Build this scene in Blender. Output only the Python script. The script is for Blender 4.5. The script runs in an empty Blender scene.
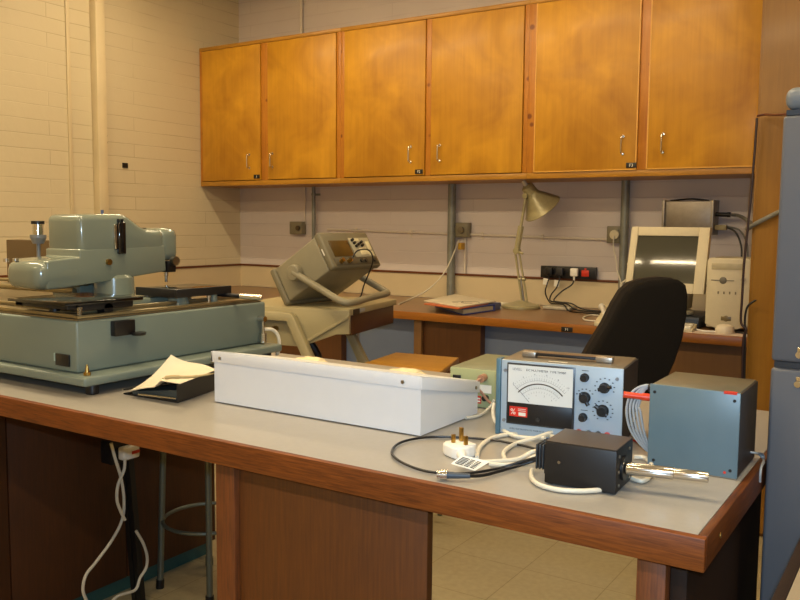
import bpy, bmesh, math, random
from mathutils import Vector, Matrix
random.seed(7)
C = bpy.context.scene.collection
PI = math.pi
# ------------------------------------------------------------------ camera numbers
F, YAW, PIT, ROL, EYE = 840.56, 0.5726, 0.09032, 0.00911, 1.25
_f = Vector((-math.sin(YAW)*math.cos(PIT), math.cos(YAW)*math.cos(PIT), -math.sin(PIT)))
_r0 = Vector((math.cos(YAW), math.sin(YAW), 0)); _u0 = _r0.cross(_f)
_r = math.cos(ROL)*_r0 + math.sin(ROL)*_u0; _u = -math.sin(ROL)*_r0 + math.cos(ROL)*_u0
def at(px, py, x=None, y=None, z=None):
    d = (px-400)/F*_r + (300-py)/F*_u + _f
    o = Vector((0, 0, EYE))
    if z is not None: return o + d*((z-EYE)/d.z)
    if y is not None: return o + d*(y/d.y)
    return o + d*(x/d.x)
# ------------------------------------------------------------------ materials
def lin(c):
    if isinstance(c, str): c = tuple(int(c[i:i+2], 16)/255 for i in (0, 2, 4))
    return tuple((v/12.92 if v <= .04045 else ((v+.055)/1.055)**2.4) for v in c) + (1,)
MATS = {}
def new_mat(name):
    m = bpy.data.materials.new(name); m.use_nodes = True
    nt = m.node_tree; b = nt.nodes['Principled BSDF']
    return m, nt, b
def mat(name, col, rough=.5, metal=0, var=.06, scale=30, bump=0, spec=.5, coat=0):
    """painted / plastic / metal surface with a little procedural unevenness"""
    if name in MATS: return MATS[name]
    m, nt, b = new_mat(name)
    N, L = nt.nodes, nt.links
    tc = N.new('ShaderNodeTexCoord'); no = N.new('ShaderNodeTexNoise')
    no.inputs['Scale'].default_value = scale; no.inputs['Detail'].default_value = 3
    L.new(tc.outputs['Object'], no.inputs['Vector'])
    r = N.new('ShaderNodeValToRGB'); c = lin(col)
    r.color_ramp.elements[0].position = .3; r.color_ramp.elements[1].position = .7
    r.color_ramp.elements[0].color = tuple(v*(1-var) for v in c[:3])+(1,)
    r.color_ramp.elements[1].color = tuple(min(1, v*(1+var)) for v in c[:3])+(1,)
    L.new(no.outputs['Fac'], r.inputs['Fac']); L.new(r.outputs['Color'], b.inputs['Base Color'])
    b.inputs['Roughness'].default_value = rough; b.inputs['Metallic'].default_value = metal
    b.inputs['Specular IOR Level'].default_value = spec
    b.inputs['Coat Weight'].default_value = coat; b.inputs['Coat Roughness'].default_value = .12
    if bump:
        bp = N.new('ShaderNodeBump'); bp.inputs['Strength'].default_value = bump; bp.inputs['Distance'].default_value = .002
        L.new(no.outputs['Fac'], bp.inputs['Height']); L.new(bp.outputs['Normal'], b.inputs['Normal'])
    MATS[name] = m; return m
def wood(name, dark, light, rough=.4, scale=1.0, axis='Z', figure=.5, coat=0, spec=.5, blotch=3.0, knots=False):
    """grain running along axis"""
    if name in MATS: return MATS[name]
    m, nt, b = new_mat(name); N, L = nt.nodes, nt.links
    tc = N.new('ShaderNodeTexCoord'); mp = N.new('ShaderNodeMapping')
    sc = {'X': (1.2, 22, 22), 'Y': (22, 1.2, 22), 'Z': (22, 22, 1.2)}[axis]
    mp.inputs['Scale'].default_value = tuple(s*scale for s in sc)
    L.new(tc.outputs['Object'], mp.inputs['Vector'])
    n1 = N.new('ShaderNodeTexNoise'); n1.inputs['Scale'].default_value = 3.0; n1.inputs['Detail'].default_value = 6; n1.inputs['Roughness'].default_value = .65
    n1.inputs['Distortion'].default_value = .35
    L.new(mp.outputs['Vector'], n1.inputs['Vector'])
    n2 = N.new('ShaderNodeTexNoise'); n2.inputs['Scale'].default_value = blotch; n2.inputs['Detail'].default_value = 3; n2.inputs['Distortion'].default_value = .8
    L.new(tc.outputs['Object'], n2.inputs['Vector'])
    mx = N.new('ShaderNodeMix'); mx.data_type = 'FLOAT'; mx.inputs[0].default_value = figure
    L.new(n1.outputs['Fac'], mx.inputs[2]); L.new(n2.outputs['Fac'], mx.inputs[3])
    r = N.new('ShaderNodeValToRGB'); r.color_ramp.elements[0].position = .3; r.color_ramp.elements[1].position = .7
    r.color_ramp.elements[0].color = lin(dark); r.color_ramp.elements[1].color = lin(light)
    L.new(mx.outputs[0], r.inputs['Fac']); col_out = r.outputs['Color']
    if knots:
        vo = N.new('ShaderNodeTexVoronoi'); vo.inputs['Scale'].default_value = 9
        L.new(tc.outputs['Object'], vo.inputs['Vector'])
        kr = N.new('ShaderNodeMapRange'); kr.inputs[1].default_value = .10; kr.inputs[2].default_value = .17; kr.inputs[3].default_value = .85; kr.inputs[4].default_value = 0
        L.new(vo.outputs['Distance'], kr.inputs[0])
        km = N.new('ShaderNodeMix'); km.data_type = 'RGBA'; L.new(kr.outputs[0], km.inputs[0]); L.new(col_out, km.inputs[6]); km.inputs[7].default_value = lin('6a3008'); col_out = km.outputs[2]
    L.new(col_out, b.inputs['Base Color'])
    b.inputs['Roughness'].default_value = rough; b.inputs['Specular IOR Level'].default_value = spec
    b.inputs['Coat Weight'].default_value = coat; b.inputs['Coat Roughness'].default_value = .15
    bp = N.new('ShaderNodeBump'); bp.inputs['Strength'].default_value = .08; bp.inputs['Distance'].default_value = .001
    L.new(n1.outputs['Fac'], bp.inputs['Height']); L.new(bp.outputs['Normal'], b.inputs['Normal'])
    MATS[name] = m; return m
def brick(name, col, joint, plane, below=None):
    m, nt, b = new_mat(name); N, L = nt.nodes, nt.links
    tc = N.new('ShaderNodeTexCoord'); sp = N.new('ShaderNodeSeparateXYZ'); cb = N.new('ShaderNodeCombineXYZ')
    L.new(tc.outputs['Object'], sp.inputs[0])
    L.new(sp.outputs['Y' if plane == 'YZ' else 'X'], cb.inputs[0]); L.new(sp.outputs['Z'], cb.inputs[1])
    nz = N.new('ShaderNodeTexNoise'); nz.inputs['Scale'].default_value = 3.5; nz.inputs['Detail'].default_value = 4
    L.new(tc.outputs['Object'], nz.inputs['Vector'])
    mm = N.new('ShaderNodeVectorMath'); mm.operation = 'MULTIPLY_ADD'
    L.new(nz.outputs['Color'], mm.inputs[0]); mm.inputs[1].default_value = (.012, .012, 0); L.new(cb.outputs[0], mm.inputs[2])
    br = N.new('ShaderNodeTexBrick'); br.inputs['Scale'].default_value = 1
    br.inputs['Brick Width'].default_value = .62; br.inputs['Row Height'].default_value = .089
    br.inputs['Mortar Size'].default_value = .0035; br.inputs['Mortar Smooth'].default_value = .6
    c = lin(col)
    br.inputs['Color1'].default_value = c; br.inputs['Color2'].default_value = tuple(v*.965 for v in c[:3])+(1,)
    br.inputs['Mortar'].default_value = lin(joint)
    L.new(mm.outputs[0], br.inputs['Vector'])
    out = br.outputs['Color']
    br.inputs['Brick Width'].default_value = 1.3
    n3 = N.new('ShaderNodeTexNoise'); n3.inputs['Scale'].default_value = 2.2; n3.inputs['Detail'].default_value = 4
    L.new(tc.outputs['Object'], n3.inputs['Vector'])
    mr = N.new('ShaderNodeMapRange'); mr.inputs[1].default_value = .38; mr.inputs[2].default_value = .6
    L.new(n3.outputs['Fac'], mr.inputs[0])
    mxx = N.new('ShaderNodeMix'); mxx.data_type = 'RGBA'; L.new(mr.outputs[0], mxx.inputs[0]); mxx.inputs[6].default_value = c
    L.new(br.outputs['Color'], mxx.inputs[7]); out = mxx.outputs[2]
    n2 = N.new('ShaderNodeTexNoise'); n2.inputs['Scale'].default_value = 14; n2.inputs['Detail'].default_value = 5
    L.new(tc.outputs['Object'], n2.inputs['Vector'])
    ad = N.new('ShaderNodeMath'); ad.operation = 'MULTIPLY_ADD'; L.new(br.outputs['Fac'], ad.inputs[0]); ad.inputs[1].default_value = -1.0
    L.new(n2.outputs['Fac'], ad.inputs[2])
    bp = N.new('ShaderNodeBump'); bp.inputs['Strength'].default_value = .32; bp.inputs['Distance'].default_value = .004
    L.new(ad.outputs[0], bp.inputs['Height']); L.new(bp.outputs['Normal'], b.inputs['Normal'])
    if below:                       # a differently painted band at the foot of the wall
        lt = N.new('ShaderNodeMath'); lt.operation = 'LESS_THAN'; lt.inputs[1].default_value = .72
        L.new(sp.outputs['Z'], lt.inputs[0])
        mx = N.new('ShaderNodeMix'); mx.data_type = 'RGBA'; L.new(lt.outputs[0], mx.inputs[0])
        L.new(out, mx.inputs[6]); mx.inputs[7].default_value = lin(below); out = mx.outputs[2]
    L.new(out, b.inputs['Base Color']); b.inputs['Roughness'].default_value = .55
    return m
def tiles(name):
    m, nt, b = new_mat(name); N, L = nt.nodes, nt.links
    tc = N.new('ShaderNodeTexCoord')
    br = N.new('ShaderNodeTexBrick'); br.offset = 0; br.inputs['Scale'].default_value = 1
    br.inputs['Brick Width'].default_value = .305; br.inputs['Row Height'].default_value = .305; br.inputs['Mortar Size'].default_value = .0018
    br.inputs['Color1'].default_value = lin('b0a27e'); br.inputs['Color2'].default_value = lin('aa9c79'); br.inputs['Mortar'].default_value = lin('8d7f5c')
    L.new(tc.outputs['Object'], br.inputs['Vector'])
    n = N.new('ShaderNodeTexNoise'); n.inputs['Scale'].default_value = 45; n.inputs['Detail'].default_value = 5
    L.new(tc.outputs['Object'], n.inputs['Vector'])
    mx = N.new('ShaderNodeMix'); mx.data_type = 'RGBA'; mx.blend_type = 'MULTIPLY'; mx.inputs[0].default_value = .35
    L.new(br.outputs['Color'], mx.inputs[6]); L.new(n.outputs['Fac'], mx.inputs[7])
    L.new(mx.outputs[2], b.inputs['Base Color']); b.inputs['Roughness'].default_value = .35
    return m
def emis(name, col, strength):
    m, nt, b = new_mat(name)
    b.inputs['Base Color'].default_value = lin(col); b.inputs['Emission Color'].default_value = lin(col)
    b.inputs['Emission Strength'].default_value = strength; return m
# ------------------------------------------------------------------ mesh builder
class MB:
    def __init__(self, M=None): self.bm = bmesh.new(); self.M = M or Matrix()
    def _fin(self, vs, bev=0, seg=2):
        if bev:
            es = list({e for v in vs for e in v.link_edges})
            bmesh.ops.bevel(self.bm, geom=es, offset=bev, segments=seg, affect='EDGES', profile=.5, clamp_overlap=True)
    def box(self, x0, x1, y0, y1, z0, z1, bev=0, seg=2, M=None):
        vs = [self.bm.verts.new(Vector(p)) for p in ((x0,y0,z0),(x1,y0,z0),(x1,y1,z0),(x0,y1,z0),(x0,y0,z1),(x1,y0,z1),(x1,y1,z1),(x0,y1,z1))]
        for f in ((0,3,2,1),(4,5,6,7),(0,1,5,4),(1,2,6,5),(2,3,7,6),(3,0,4,7)): self.bm.faces.new([vs[i] for i in f])
        if M is not None:
            for v in vs: v.co = M @ v.co
        self._fin(vs, bev, seg); return self
    def hexa(self, pts, bev=0, seg=2):
        """eight corners: bottom four, top four"""
        vs = [self.bm.verts.new(Vector(p)) for p in pts]
        fs = [self.bm.faces.new([vs[i] for i in f]) for f in ((0,3,2,1),(4,5,6,7),(0,1,5,4),(1,2,6,5),(2,3,7,6),(3,0,4,7))]
        bmesh.ops.recalc_face_normals(self.bm, faces=fs)
        self._fin(vs, bev, seg); return self
    def prism(self, pts, off, bev=0, seg=2):
        """closed polygon of 3-D points swept by the vector off"""
        off = Vector(off); a = [self.bm.verts.new(Vector(p)) for p in pts]; b = [self.bm.verts.new(Vector(p)+off) for p in pts]
        n = len(a); fs = [self.bm.faces.new(a[::-1]), self.bm.faces.new(b)]
        for i in range(n): fs.append(self.bm.faces.new((a[i], a[(i+1) % n], b[(i+1) % n], b[i])))
        bmesh.ops.recalc_face_normals(self.bm, faces=fs)
        self._fin(a+b, bev, seg); return self
    def cyl(self, p0, p1, r0, r1=None, n=20, cap=True, bev=0):
        p0, p1 = Vector(p0), Vector(p1); r1 = r0 if r1 is None else r1
        w = (p1-p0).normalized(); t = Vector((0,0,1)) if abs(w.z) < .9 else Vector((1,0,0))
        u = w.cross(t).normalized(); v = w.cross(u)
        A = [self.bm.verts.new(p0 + r0*(math.cos(2*PI*i/n)*u + math.sin(2*PI*i/n)*v)) for i in range(n)]
        B = [self.bm.verts.new(p1 + r1*(math.cos(2*PI*i/n)*u + math.sin(2*PI*i/n)*v)) for i in range(n)]
        fs = [self.bm.faces.new((A[i], A[(i+1) % n], B[(i+1) % n], B[i])) for i in range(n)]
        if cap: fs += [self.bm.faces.new(A[::-1]), self.bm.faces.new(B)]
        bmesh.ops.recalc_face_normals(self.bm, faces=fs)
        if bev:
            es = [e for f in fs[-2:] for e in f.edges]
            bmesh.ops.bevel(self.bm, geom=es, offset=bev, segments=3, affect='EDGES', profile=.5)
        return self
    def lathe(self, c, axis, prof, n=28):
        """prof: list of (distance along axis, radius)"""
        c = Vector(c); w = Vector(axis).normalized(); t = Vector((0,0,1)) if abs(w.z) < .9 else Vector((1,0,0))
        u = w.cross(t).normalized(); v = w.cross(u); rings = []; fs = []
        for d, r in prof:
            if r <= 1e-6: rings.append([self.bm.verts.new(c + d*w)])
            else: rings.append([self.bm.verts.new(c + d*w + r*(math.cos(2*PI*i/n)*u + math.sin(2*PI*i/n)*v)) for i in range(n)])
        for a, b in zip(rings, rings[1:]):
            for i in range(n):
                q = [a[i % len(a)], a[(i+1) % len(a)], b[(i+1) % len(b)], b[i % len(b)]]
                q = list(dict.fromkeys(q))
                if len(q) > 2: fs.append(self.bm.faces.new(q))
        for rg in (rings[0], rings[-1]):
            if len(rg) > 1: fs.append(self.bm.faces.new(rg))
        bmesh.ops.recalc_face_normals(self.bm, faces=fs); return self
    def tube(self, pts, r, n=10, sub=8, closed=False):
        P = [Vector(p) for p in pts]; Q = []
        if sub > 1 and len(P) > 2:
            m = len(P)
            for i in range(m if closed else m-1):
                if closed: a, b, c, d = P[i-1], P[i], P[(i+1) % m], P[(i+2) % m]
                else: a, b, c, d = P[max(i-1, 0)], P[i], P[i+1], P[min(i+2, m-1)]
                for k in range(sub):
                    t = k/sub
                    Q.append(.5*((2*b)+(c-a)*t+(2*a-5*b+4*c-d)*t*t+(3*b-a-3*c+d)*t**3))
            if not closed: Q.append(P[-1])
        else: Q = P
        rings = []; up = None; m = len(Q)
        for i, p in enumerate(Q):
            if closed: w = (Q[(i+1) % m]-Q[i-1]).normalized()
            else: w = (Q[min(i+1, m-1)]-Q[max(i-1, 0)]).normalized()
            if up is None: up = Vector((0,0,1)) if abs(w.z) < .9 else Vector((1,0,0))
            u = w.cross(up).normalized(); v = u.cross(w).normalized(); up = v
            rr = r[min(len(r)-1, int(i/max(1, m-1)*(len(r)-1)+.5))] if isinstance(r, (list, tuple)) else r
            rings.append([self.bm.verts.new(p + rr*(math.cos(2*PI*k/n)*u + math.sin(2*PI*k/n)*v)) for k in range(n)])
        fs = []
        pr = list(zip(rings, rings[1:])) + ([(rings[-1], rings[0])] if closed else [])
        for a, b in pr:
            for k in range(n): fs.append(self.bm.faces.new((a[k], a[(k+1) % n], b[(k+1) % n], b[k])))
        if not closed: fs += [self.bm.faces.new(rings[0][::-1]), self.bm.faces.new(rings[-1])]
        bmesh.ops.recalc_face_normals(self.bm, faces=fs); return self
    def sphere(self, c, r, sx=1, sy=1, sz=1, M=None):
        T = Matrix.Translation(Vector(c)) @ (M or Matrix()) @ Matrix.Diagonal((sx*r, sy*r, sz*r, 1))
        bmesh.ops.create_uvsphere(self.bm, u_segments=24, v_segments=14, radius=1, matrix=T); return self
    def grid(self, P, thick=0):
        """P[i][j] grid of points; thick gives it real thickness downward"""
        V = [[self.bm.verts.new(Vector(p)) for p in row] for row in P]; fs = []
        for i in range(len(V)-1):
            for j in range(len(V[0])-1): fs.append(self.bm.faces.new((V[i][j], V[i+1][j], V[i+1][j+1], V[i][j+1])))
        if thick:
            bmesh.ops.recalc_face_normals(self.bm, faces=fs); self.bm.normal_update()
            bmesh.ops.solidify(self.bm, geom=fs, thickness=thick)
        return self
# ------------------------------------------------------------------ objects
ROOTS = []
def link(name, bm, m, parent=None, M=None, angle=32):
    if M is not None: bm.transform(M)
    bm.normal_update()
    for f in bm.faces: f.smooth = True
    for e in bm.edges:
        if len(e.link_faces) == 2 and e.calc_face_angle(0) > math.radians(angle): e.smooth = False
    me = bpy.data.meshes.new(name); bm.to_mesh(me); bm.free()
    o = bpy.data.objects.new(name, me); C.objects.link(o); me.materials.append(m)
    if parent is not None: o.parent = parent
    return o
def part(name, mb, m, parent, label=None, kind=None):
    o = link(name, mb.bm, m, parent, mb.M if mb.M != Matrix() else None)
    if label: o['label'] = label
    if kind: o['kind'] = kind
    return o
def tag(o, label, cat, group=None):
    o['label'] = label; o['category'] = cat
    if group: o['group'] = group
    return o
def thing(name, label, cat, group=None, auto=True):
    o = bpy.data.objects.new(name, None); C.objects.link(o); o.empty_display_size = .05
    tag(o, label, cat, group)
    if auto: ROOTS.append(o)
    return o
def single(name, mb, m, label, cat, group=None):
    o = part(name, mb, m, None); tag(o, label, cat, group); ROOTS.append(o); return o
def struct(name, mb, m, parent=None):
    o = part(name, mb, m, parent)
    if parent is None: o['kind'] = 'structure'
    return o
def kids(o):
    out = []
    for c in CH.get(o, []): out += [c] + kids(c)
    return out
def settle():
    """put every thing's origin at the middle of its base"""
    global CH
    CH = {}
    for o in C.objects:
        if o.parent: CH.setdefault(o.parent, []).append(o)
    for r in ROOTS:
        ms = [o for o in [r]+kids(r) if o.type == 'MESH']
        vs = [v.co for o in ms for v in o.data.vertices]
        lo = [min(v[i] for v in vs) for i in range(3)]; hi = [max(v[i] for v in vs) for i in range(3)]
        c = Vector(((lo[0]+hi[0])/2, (lo[1]+hi[1])/2, lo[2]))
        done = set()
        for o in ms:
            if o.data.name not in done: o.data.transform(Matrix.Translation(-c)); done.add(o.data.name)
        r.location = c
def text(s, size, M, m, parent, name='lettering', depth=.0003, align='LEFT', xs=1.0):
    cu = bpy.data.curves.new('t', 'FONT'); cu.body = s; cu.size = size; cu.extrude = depth; cu.align_x = align; cu.resolution_u = 2
    o = bpy.data.objects.new('t', cu); C.objects.link(o)
    dg = bpy.context.evaluated_depsgraph_get(); me = bpy.data.meshes.new_from_object(o.evaluated_get(dg))
    bpy.data.objects.remove(o)
    bm = bmesh.new(); bm.from_mesh(me); bpy.data.meshes.remove(me)
    bm.transform(M @ Matrix.Diagonal((xs, 1, 1, 1)))
    return link(name, bm, m, parent)
def frame(o, x, n):
    """matrix with local X along x, local Z along the outward normal n, local Y the up of the face"""
    x = Vector(x).normalized(); n = Vector(n).normalized(); y = n.cross(x).normalized()
    M = Matrix((x, y, n)).transposed().to_4x4(); M.translation = Vector(o); return M

# ------------------------------------------------------------------ palette
M_BLACK = mat('black_plastic', '0f0f12', .4)
M_BLACKM = mat('black_matt_metal', '131212', .5)
M_CHROME = mat('chrome', 'd8d6d0', .15, 1, .02)
M_STEEL = mat('brushed_steel', 'aaa79e', .3, 1, .05)
M_BRASS = mat('brass', 'b08d4a', .3, 1, .05)
M_WHITE = mat('white_plastic', 'e9e6dc', .4, var=.02)
M_CREAM = mat('cream_cable', 'd3ccb8', .45, var=.02)
M_CREAMENAM = mat('cream_enamel', 'a89c76', .45, var=.03, scale=8)
M_BEIGEPC = mat('beige_computer_plastic', 'cfc4a4', .5, var=.02, scale=60)
M_GREY = mat('grey_cable', '77756c', .5)
M_RED = mat('red_plastic', 'c8321e', .4)
M_TEAL = mat('instrument_green_enamel', '767e70', .2, var=.03, scale=6, coat=.5)
M_TEALD = mat('instrument_base_enamel', '6f7a70', .36, var=.04, scale=5)
M_LABELW = mat('white_label', 'e6e2d4', .6, var=.02)
M_PRINT = mat('black_print', '2a2a2c', .6)
W_CAB = wood('varnished_plywood', 'a36c08', 'd69c22', .45, .6, 'Z', .74, coat=.05, blotch=3.2)
W_CARC = wood('cabinet_frame_wood', '966614', 'bd8826', .4, 1.5, 'X', .4, coat=.08)
W_PINE = wood('pine_stile', 'a46414', 'c68224', .4, .9, 'Z', .4, coat=.05, blotch=9, knots=True)
W_TALL = wood('tall_cupboard_plywood', '785012', '9a6c24', .42, .9, 'Z', .6, coat=.08, blotch=2.2)
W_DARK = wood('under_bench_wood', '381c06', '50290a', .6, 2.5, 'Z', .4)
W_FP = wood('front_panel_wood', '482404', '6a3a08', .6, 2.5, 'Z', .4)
W_EDGE = wood('bench_edge_hardwood', '452008', '8a4a18', .5, 4.5, 'X', .2, spec=.3)
W_EDGEY = wood('bench_edge_hardwood_shaded', '3a1c08', '6c3a14', .5, 4.5, 'Y', .2, spec=.3)  # same hardwood edging, coloured darker for the side that gets no light
W_DESK = wood('desk_edge_wood', '834c10', 'a2641a', .38, .8, 'X', .4)
W_DESKTOP = wood('desk_top_laminate', '7a5636', '8a6644', .28, .5, 'X', .5)
W_PED = wood('desk_pedestal_wood', '4a2a10', '5e3816', .45, .7, 'Z', .4)
W_PANEL = wood('desk_end_panel_wood', '654420', '78542a', .45, .5, 'Z', .5)
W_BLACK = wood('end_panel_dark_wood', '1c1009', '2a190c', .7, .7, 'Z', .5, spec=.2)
M_LAM = mat('bench_laminate', '979289', .3, var=.03, scale=120)

# ================================================================== THE ROOM
XL, YW, ZC = -4.68, 4.92, 3.0
XR, YF = 3.0, -3.0
struct('floor', MB().box(XL-.2, XR+.2, YF-.2, YW+.2, -.1, 0), tiles('floor_tiles'))
struct('ceiling', MB().box(XL-.2, XR+.2, YF-.2, YW+.2, ZC, ZC+.1), mat('ceiling_paint', 'ddd4bf', .8, scale=3))
WL = brick('painted_brick_side', 'cfc2a2', 'b5a684', 'YZ')
WB = brick('painted_brick_back', 'd0c6c0', 'c3b8b2', 'XZ', below='5b6780')
struct('wall_left', MB().box(XL-.2, XL, YF, YW+.2, 0, ZC), WL)
struct('wall_back', MB().box(XL, XR, YW, YW+.2, 0, ZC), WB)
plain = mat('plain_wall_paint', 'cdbf9f', .8, scale=2)
struct('wall_right', MB().box(XR, XR+.2, YF, YW+.2, 0, ZC), plain)
struct('wall_front', MB().box(XL, XR, YF-.2, YF, 0, ZC), plain)
# boxed pipe chase up the left wall, and a thin cover strip beside it
struct('trim_1', MB().box(XL, XL+.065, 3.555, 3.625, 0, ZC, .005), mat('pipe_chase_paint', 'd0c09c', .5, scale=4))
struct('trim_2', MB().box(XL, XL+.012, 3.375, 3.40, .93, ZC, .002), MATS['pipe_chase_paint'])
# upstand board behind the desk with its brown top strip
ups = mat('upstand_board_paint', 'cdbc98', .45, var=.03, scale=4)
struct('trim_3', MB().box(XL+.016, -.64, YW-.016, YW, .752, .912).box(XL, XL+.016, 1.9, YW, .752, .912), ups)
struct('trim_4', MB().box(XL+.024, -.64, YW-.024, YW, .912, .926, .002).box(XL, XL+.024, 1.9, YW, .912, .926, .002), wood('upstand_cap_wood', '54290e', '6e3a16', .4, 1, 'X'))
# pin board square and holes on the left wall
single('wall_plate', MB().box(XL, XL+.008, 3.79, 3.832, 1.61, 1.643, .001), M_BLACK, 'small black square plate on the cream left brick wall', 'plate')
for (py, pz) in ((3.665, 1.81), (3.665, 1.765)):
    single('wall_plug', MB().cyl((XL-.001, py, pz), (XL+.006, py, pz), .006, n=10), mat('dark_hole_plug', '4a3a28', .8), 'tiny dark fixing plug in the left wall beside the pipe casing', 'wall plug', 'fixing plugs beside the pipe casing')

# ------------------------------------------------------------------ wall cabinets
YC = 4.50
def cabinet(x0, x1, doors, stiles, handles, plate, label, lipped=False):
    t = thing('wall_cabinet', label, 'cabinet', 'varnished plywood wall cabinets in a row')
    cb = MB()
    cb.box(x0, x1, YC+.02, YW-.002, 1.515, 1.535).box(x0, x1, YC+.02, YW-.002, 2.50, 2.52)
    cb.box(x0, x0+.018, YC+.02, YW-.002, 1.535, 2.50).box(x1-.018, x1, YC+.02, YW-.002, 1.535, 2.50)
    cb.box(x0+.018, x1-.018, YW-.012, YW-.002, 1.535, 2.50)
    part('carcass', cb, W_CARC, t)
    part('face_rail', MB().box(x0, x1, YC, YC+.02, 1.515, 1.548, .001), W_CARC, t); part('face_rail', MB().box(x0, x1, YC, YC+.02, 2.495, 2.52, .001), W_CARC, t)
    for a, b in stiles: part('stile', MB().box(a, b, YC+.001, YC+.02, 1.549, 2.494, .001), W_PINE, t)
    for i, (a, b) in enumerate(doors):
        d = part('door', MB().box(a, b, YC-.006, YC+.019, 1.552, 2.491, .0025), W_CAB, t)
        e = .004
        if lipped: part('edge_lipping', MB().box(a-.003, a+e, YC-.0075, YC+.017, 1.550, 2.493).box(b-e, b+.003, YC-.0075, YC+.017, 1.550, 2.493).box(a, b, YC-.0075, YC+.017, 1.549, 1.555), mat('pale_lipping', 'd9a44a', .3), d)
        hx = handles[i]
        part('handle', MB().tube([(hx, YC-.004, 1.73), (hx, YC-.028, 1.728), (hx, YC-.032, 1.715), (hx, YC-.032, 1.652), (hx, YC-.028, 1.639), (hx, YC-.004, 1.637)], .0048, sub=4)
             .cyl((hx, YC-.008, 1.73), (hx, YC-.004, 1.73), .009).cyl((hx, YC-.008, 1.637), (hx, YC-.004, 1.637), .009), M_CHROME, d, 'chrome bow handle')
    px, s = plate
    p = part('number_plate', MB().box(px-.028, px+.028, YC-.010, YC-.0062, 1.56, 1.588, .001), M_BLACK, t, 'small black plate with white characters')
    text(s, .024, frame((px, YC-.0101, 1.566), (1,0,0), (0,-1,0)), M_LABELW, p, align='CENTER')
cabinet(XL+.004, -3.379, [(-4.645, -4.078), (-4.010, -3.414)], [(-4.074, -4.014), (-4.676, -4.650), (-3.410, -3.379)], [-4.182, -3.966], (-4.112, '1'), 'leftmost wooden wall cabinet, in the corner above the oscilloscope')
cabinet(-3.378, -2.044, [(-3.345, -2.728), (-2.684, -2.074)], [(-2.724, -2.688), (-3.378, -3.349), (-2.070, -2.044)], [-2.829, -2.620], (-2.765, 'F2'), 'middle wooden wall cabinet, directly above the papers on the desk')
cabinet(-2.043, -.66, [(-1.995, -1.406), (-1.349, -.80)], [(-1.402, -1.353), (-2.043, -1.999), (-.796, -.66)], [-1.481, -1.267], (-1.430, 'F3'), 'rightmost wooden wall cabinet, directly above the computer monitor', True)

# ------------------------------------------------------------------ tall cupboard at the right of the desk
t = thing('tall_cupboard', 'tall varnished plywood cupboard at the right end of the desk, behind the grey cabinet', 'cupboard')
part('body', MB().box(-.645, .55, 3.585, YW-.002, 0, 2.9, .003), W_TALL, t)
part('door', MB().box(-.63, .53, 3.560, 3.583, .02, 2.88, .002), W_TALL, t)

# ------------------------------------------------------------------ long wall desk
t = thing('wall_desk', 'long brown laboratory desk fixed along the back wall under the cabinets', 'desk')
part('worktop', MB().box(XL+.02, -.66, 4.045, YW-.02, .712, .75), W_DESKTOP, t)
part('edge_strip', MB().box(XL+.02, -.66, 4.022, 4.045, .708, .752, .003), W_DESK, t)
def pedestal(a, b):
    p = part('pedestal', MB().box(a, b, 4.075, 4.129, 0, .711), W_PED, t)
    part('front_post', MB().box(a, a+.05, 4.05, 4.074, 0, .708, .002), W_PANEL, p)
pedestal(-2.515, -2.10); pedestal(-3.9, -3.05)
part('end_panel', MB().box(-1.25, -.66, 4.09, 4.12, 0, .711), W_PANEL, t)
part('modesty_panel', MB().box(-4.6, -.66, 4.13, 4.15, 0, .711), mat('blue_grey_board', '6a7893', .5, var=.03, scale=5), t, 'blue-grey painted panel')
p = part('number_plate', MB().box(-1.612, -1.552, 4.018, 4.0215, .712, .736, .001), M_BLACK, t, 'small black plate with white characters')
text('F1', .02, frame((-1.582, 4.0178, .717), (1,0,0), (0,-1,0)), M_LABELW, p, align='CENTER')

# ------------------------------------------------------------------ conduits, sockets on the back wall
M_GALV = mat('galvanised_steel', '84867c', .45, .25, .1)
M_WTRUNK = mat('painted_conduit', 'd2c8b8', .5, var=.02)
def vconduit(x, y, z0, z1, r, label, m=M_GALV, grp=None, clip=()):
    t = thing('conduit_pipe', label, 'conduit', grp)
    part('pipe', MB().cyl((x, y, z0), (x, y, z1), r, n=16), m, t)
    for z in clip: part('saddle_clip', MB().cyl((x, y, z-.008), (x, y, z+.008), r+.003, n=16).box(x-r-.014, x+r+.014, YW-.004, YW-.0005, z-.008, z+.008), m, t)
vconduit(-2.742, YW-.045, .751, 1.514, .027, 'thick grey steel conduit behind the papers, from desk to wall cabinet')
vconduit(-1.580, YW-.045, .751, 1.514, .025, 'thick grey steel conduit just left of the monitor')
vconduit(-3.905, YW-.045, .751, 1.514, .014, 'grey steel conduit behind the oscilloscope, beside the leftmost socket', clip=(1.46,))
vconduit(-4.015, YW-.012, 1.24, 1.514, .006, 'thin pale conduit above the leftmost wall socket', M_WTRUNK)
vconduit(-2.655, YW-.012, .927, 1.16, .009, 'thin pale conduit dropping below the middle wall socket', M_WTRUNK)
vconduit(-4.04, YW-.02, 2.521, ZC-.002, .011, 'thin white conduit on the wall above the cabinets', M_WTRUNK, clip=(2.66, 2.86))
t = thing('surface_conduit', 'long thin horizontal conduit painted wall colour along the back wall', 'conduit')
a, b = Vector((-3.80, YW-.012, 1.205)), Vector((-1.69, YW-.012, 1.168))
part('pipe', MB().cyl(a, b, .008, n=12), M_WTRUNK, t)
for k in (.12, .34, .6, .8):
    c = a.lerp(b, k); part('saddle_clip', MB().cyl(c-Vector((.012,0,0)), c+Vector((.012,0,0)), .0115, n=12).box(c.x-.01, c.x+.01, YW-.006, YW-.0005, c.z-.028, c.z+.02), M_WTRUNK, t)
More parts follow.
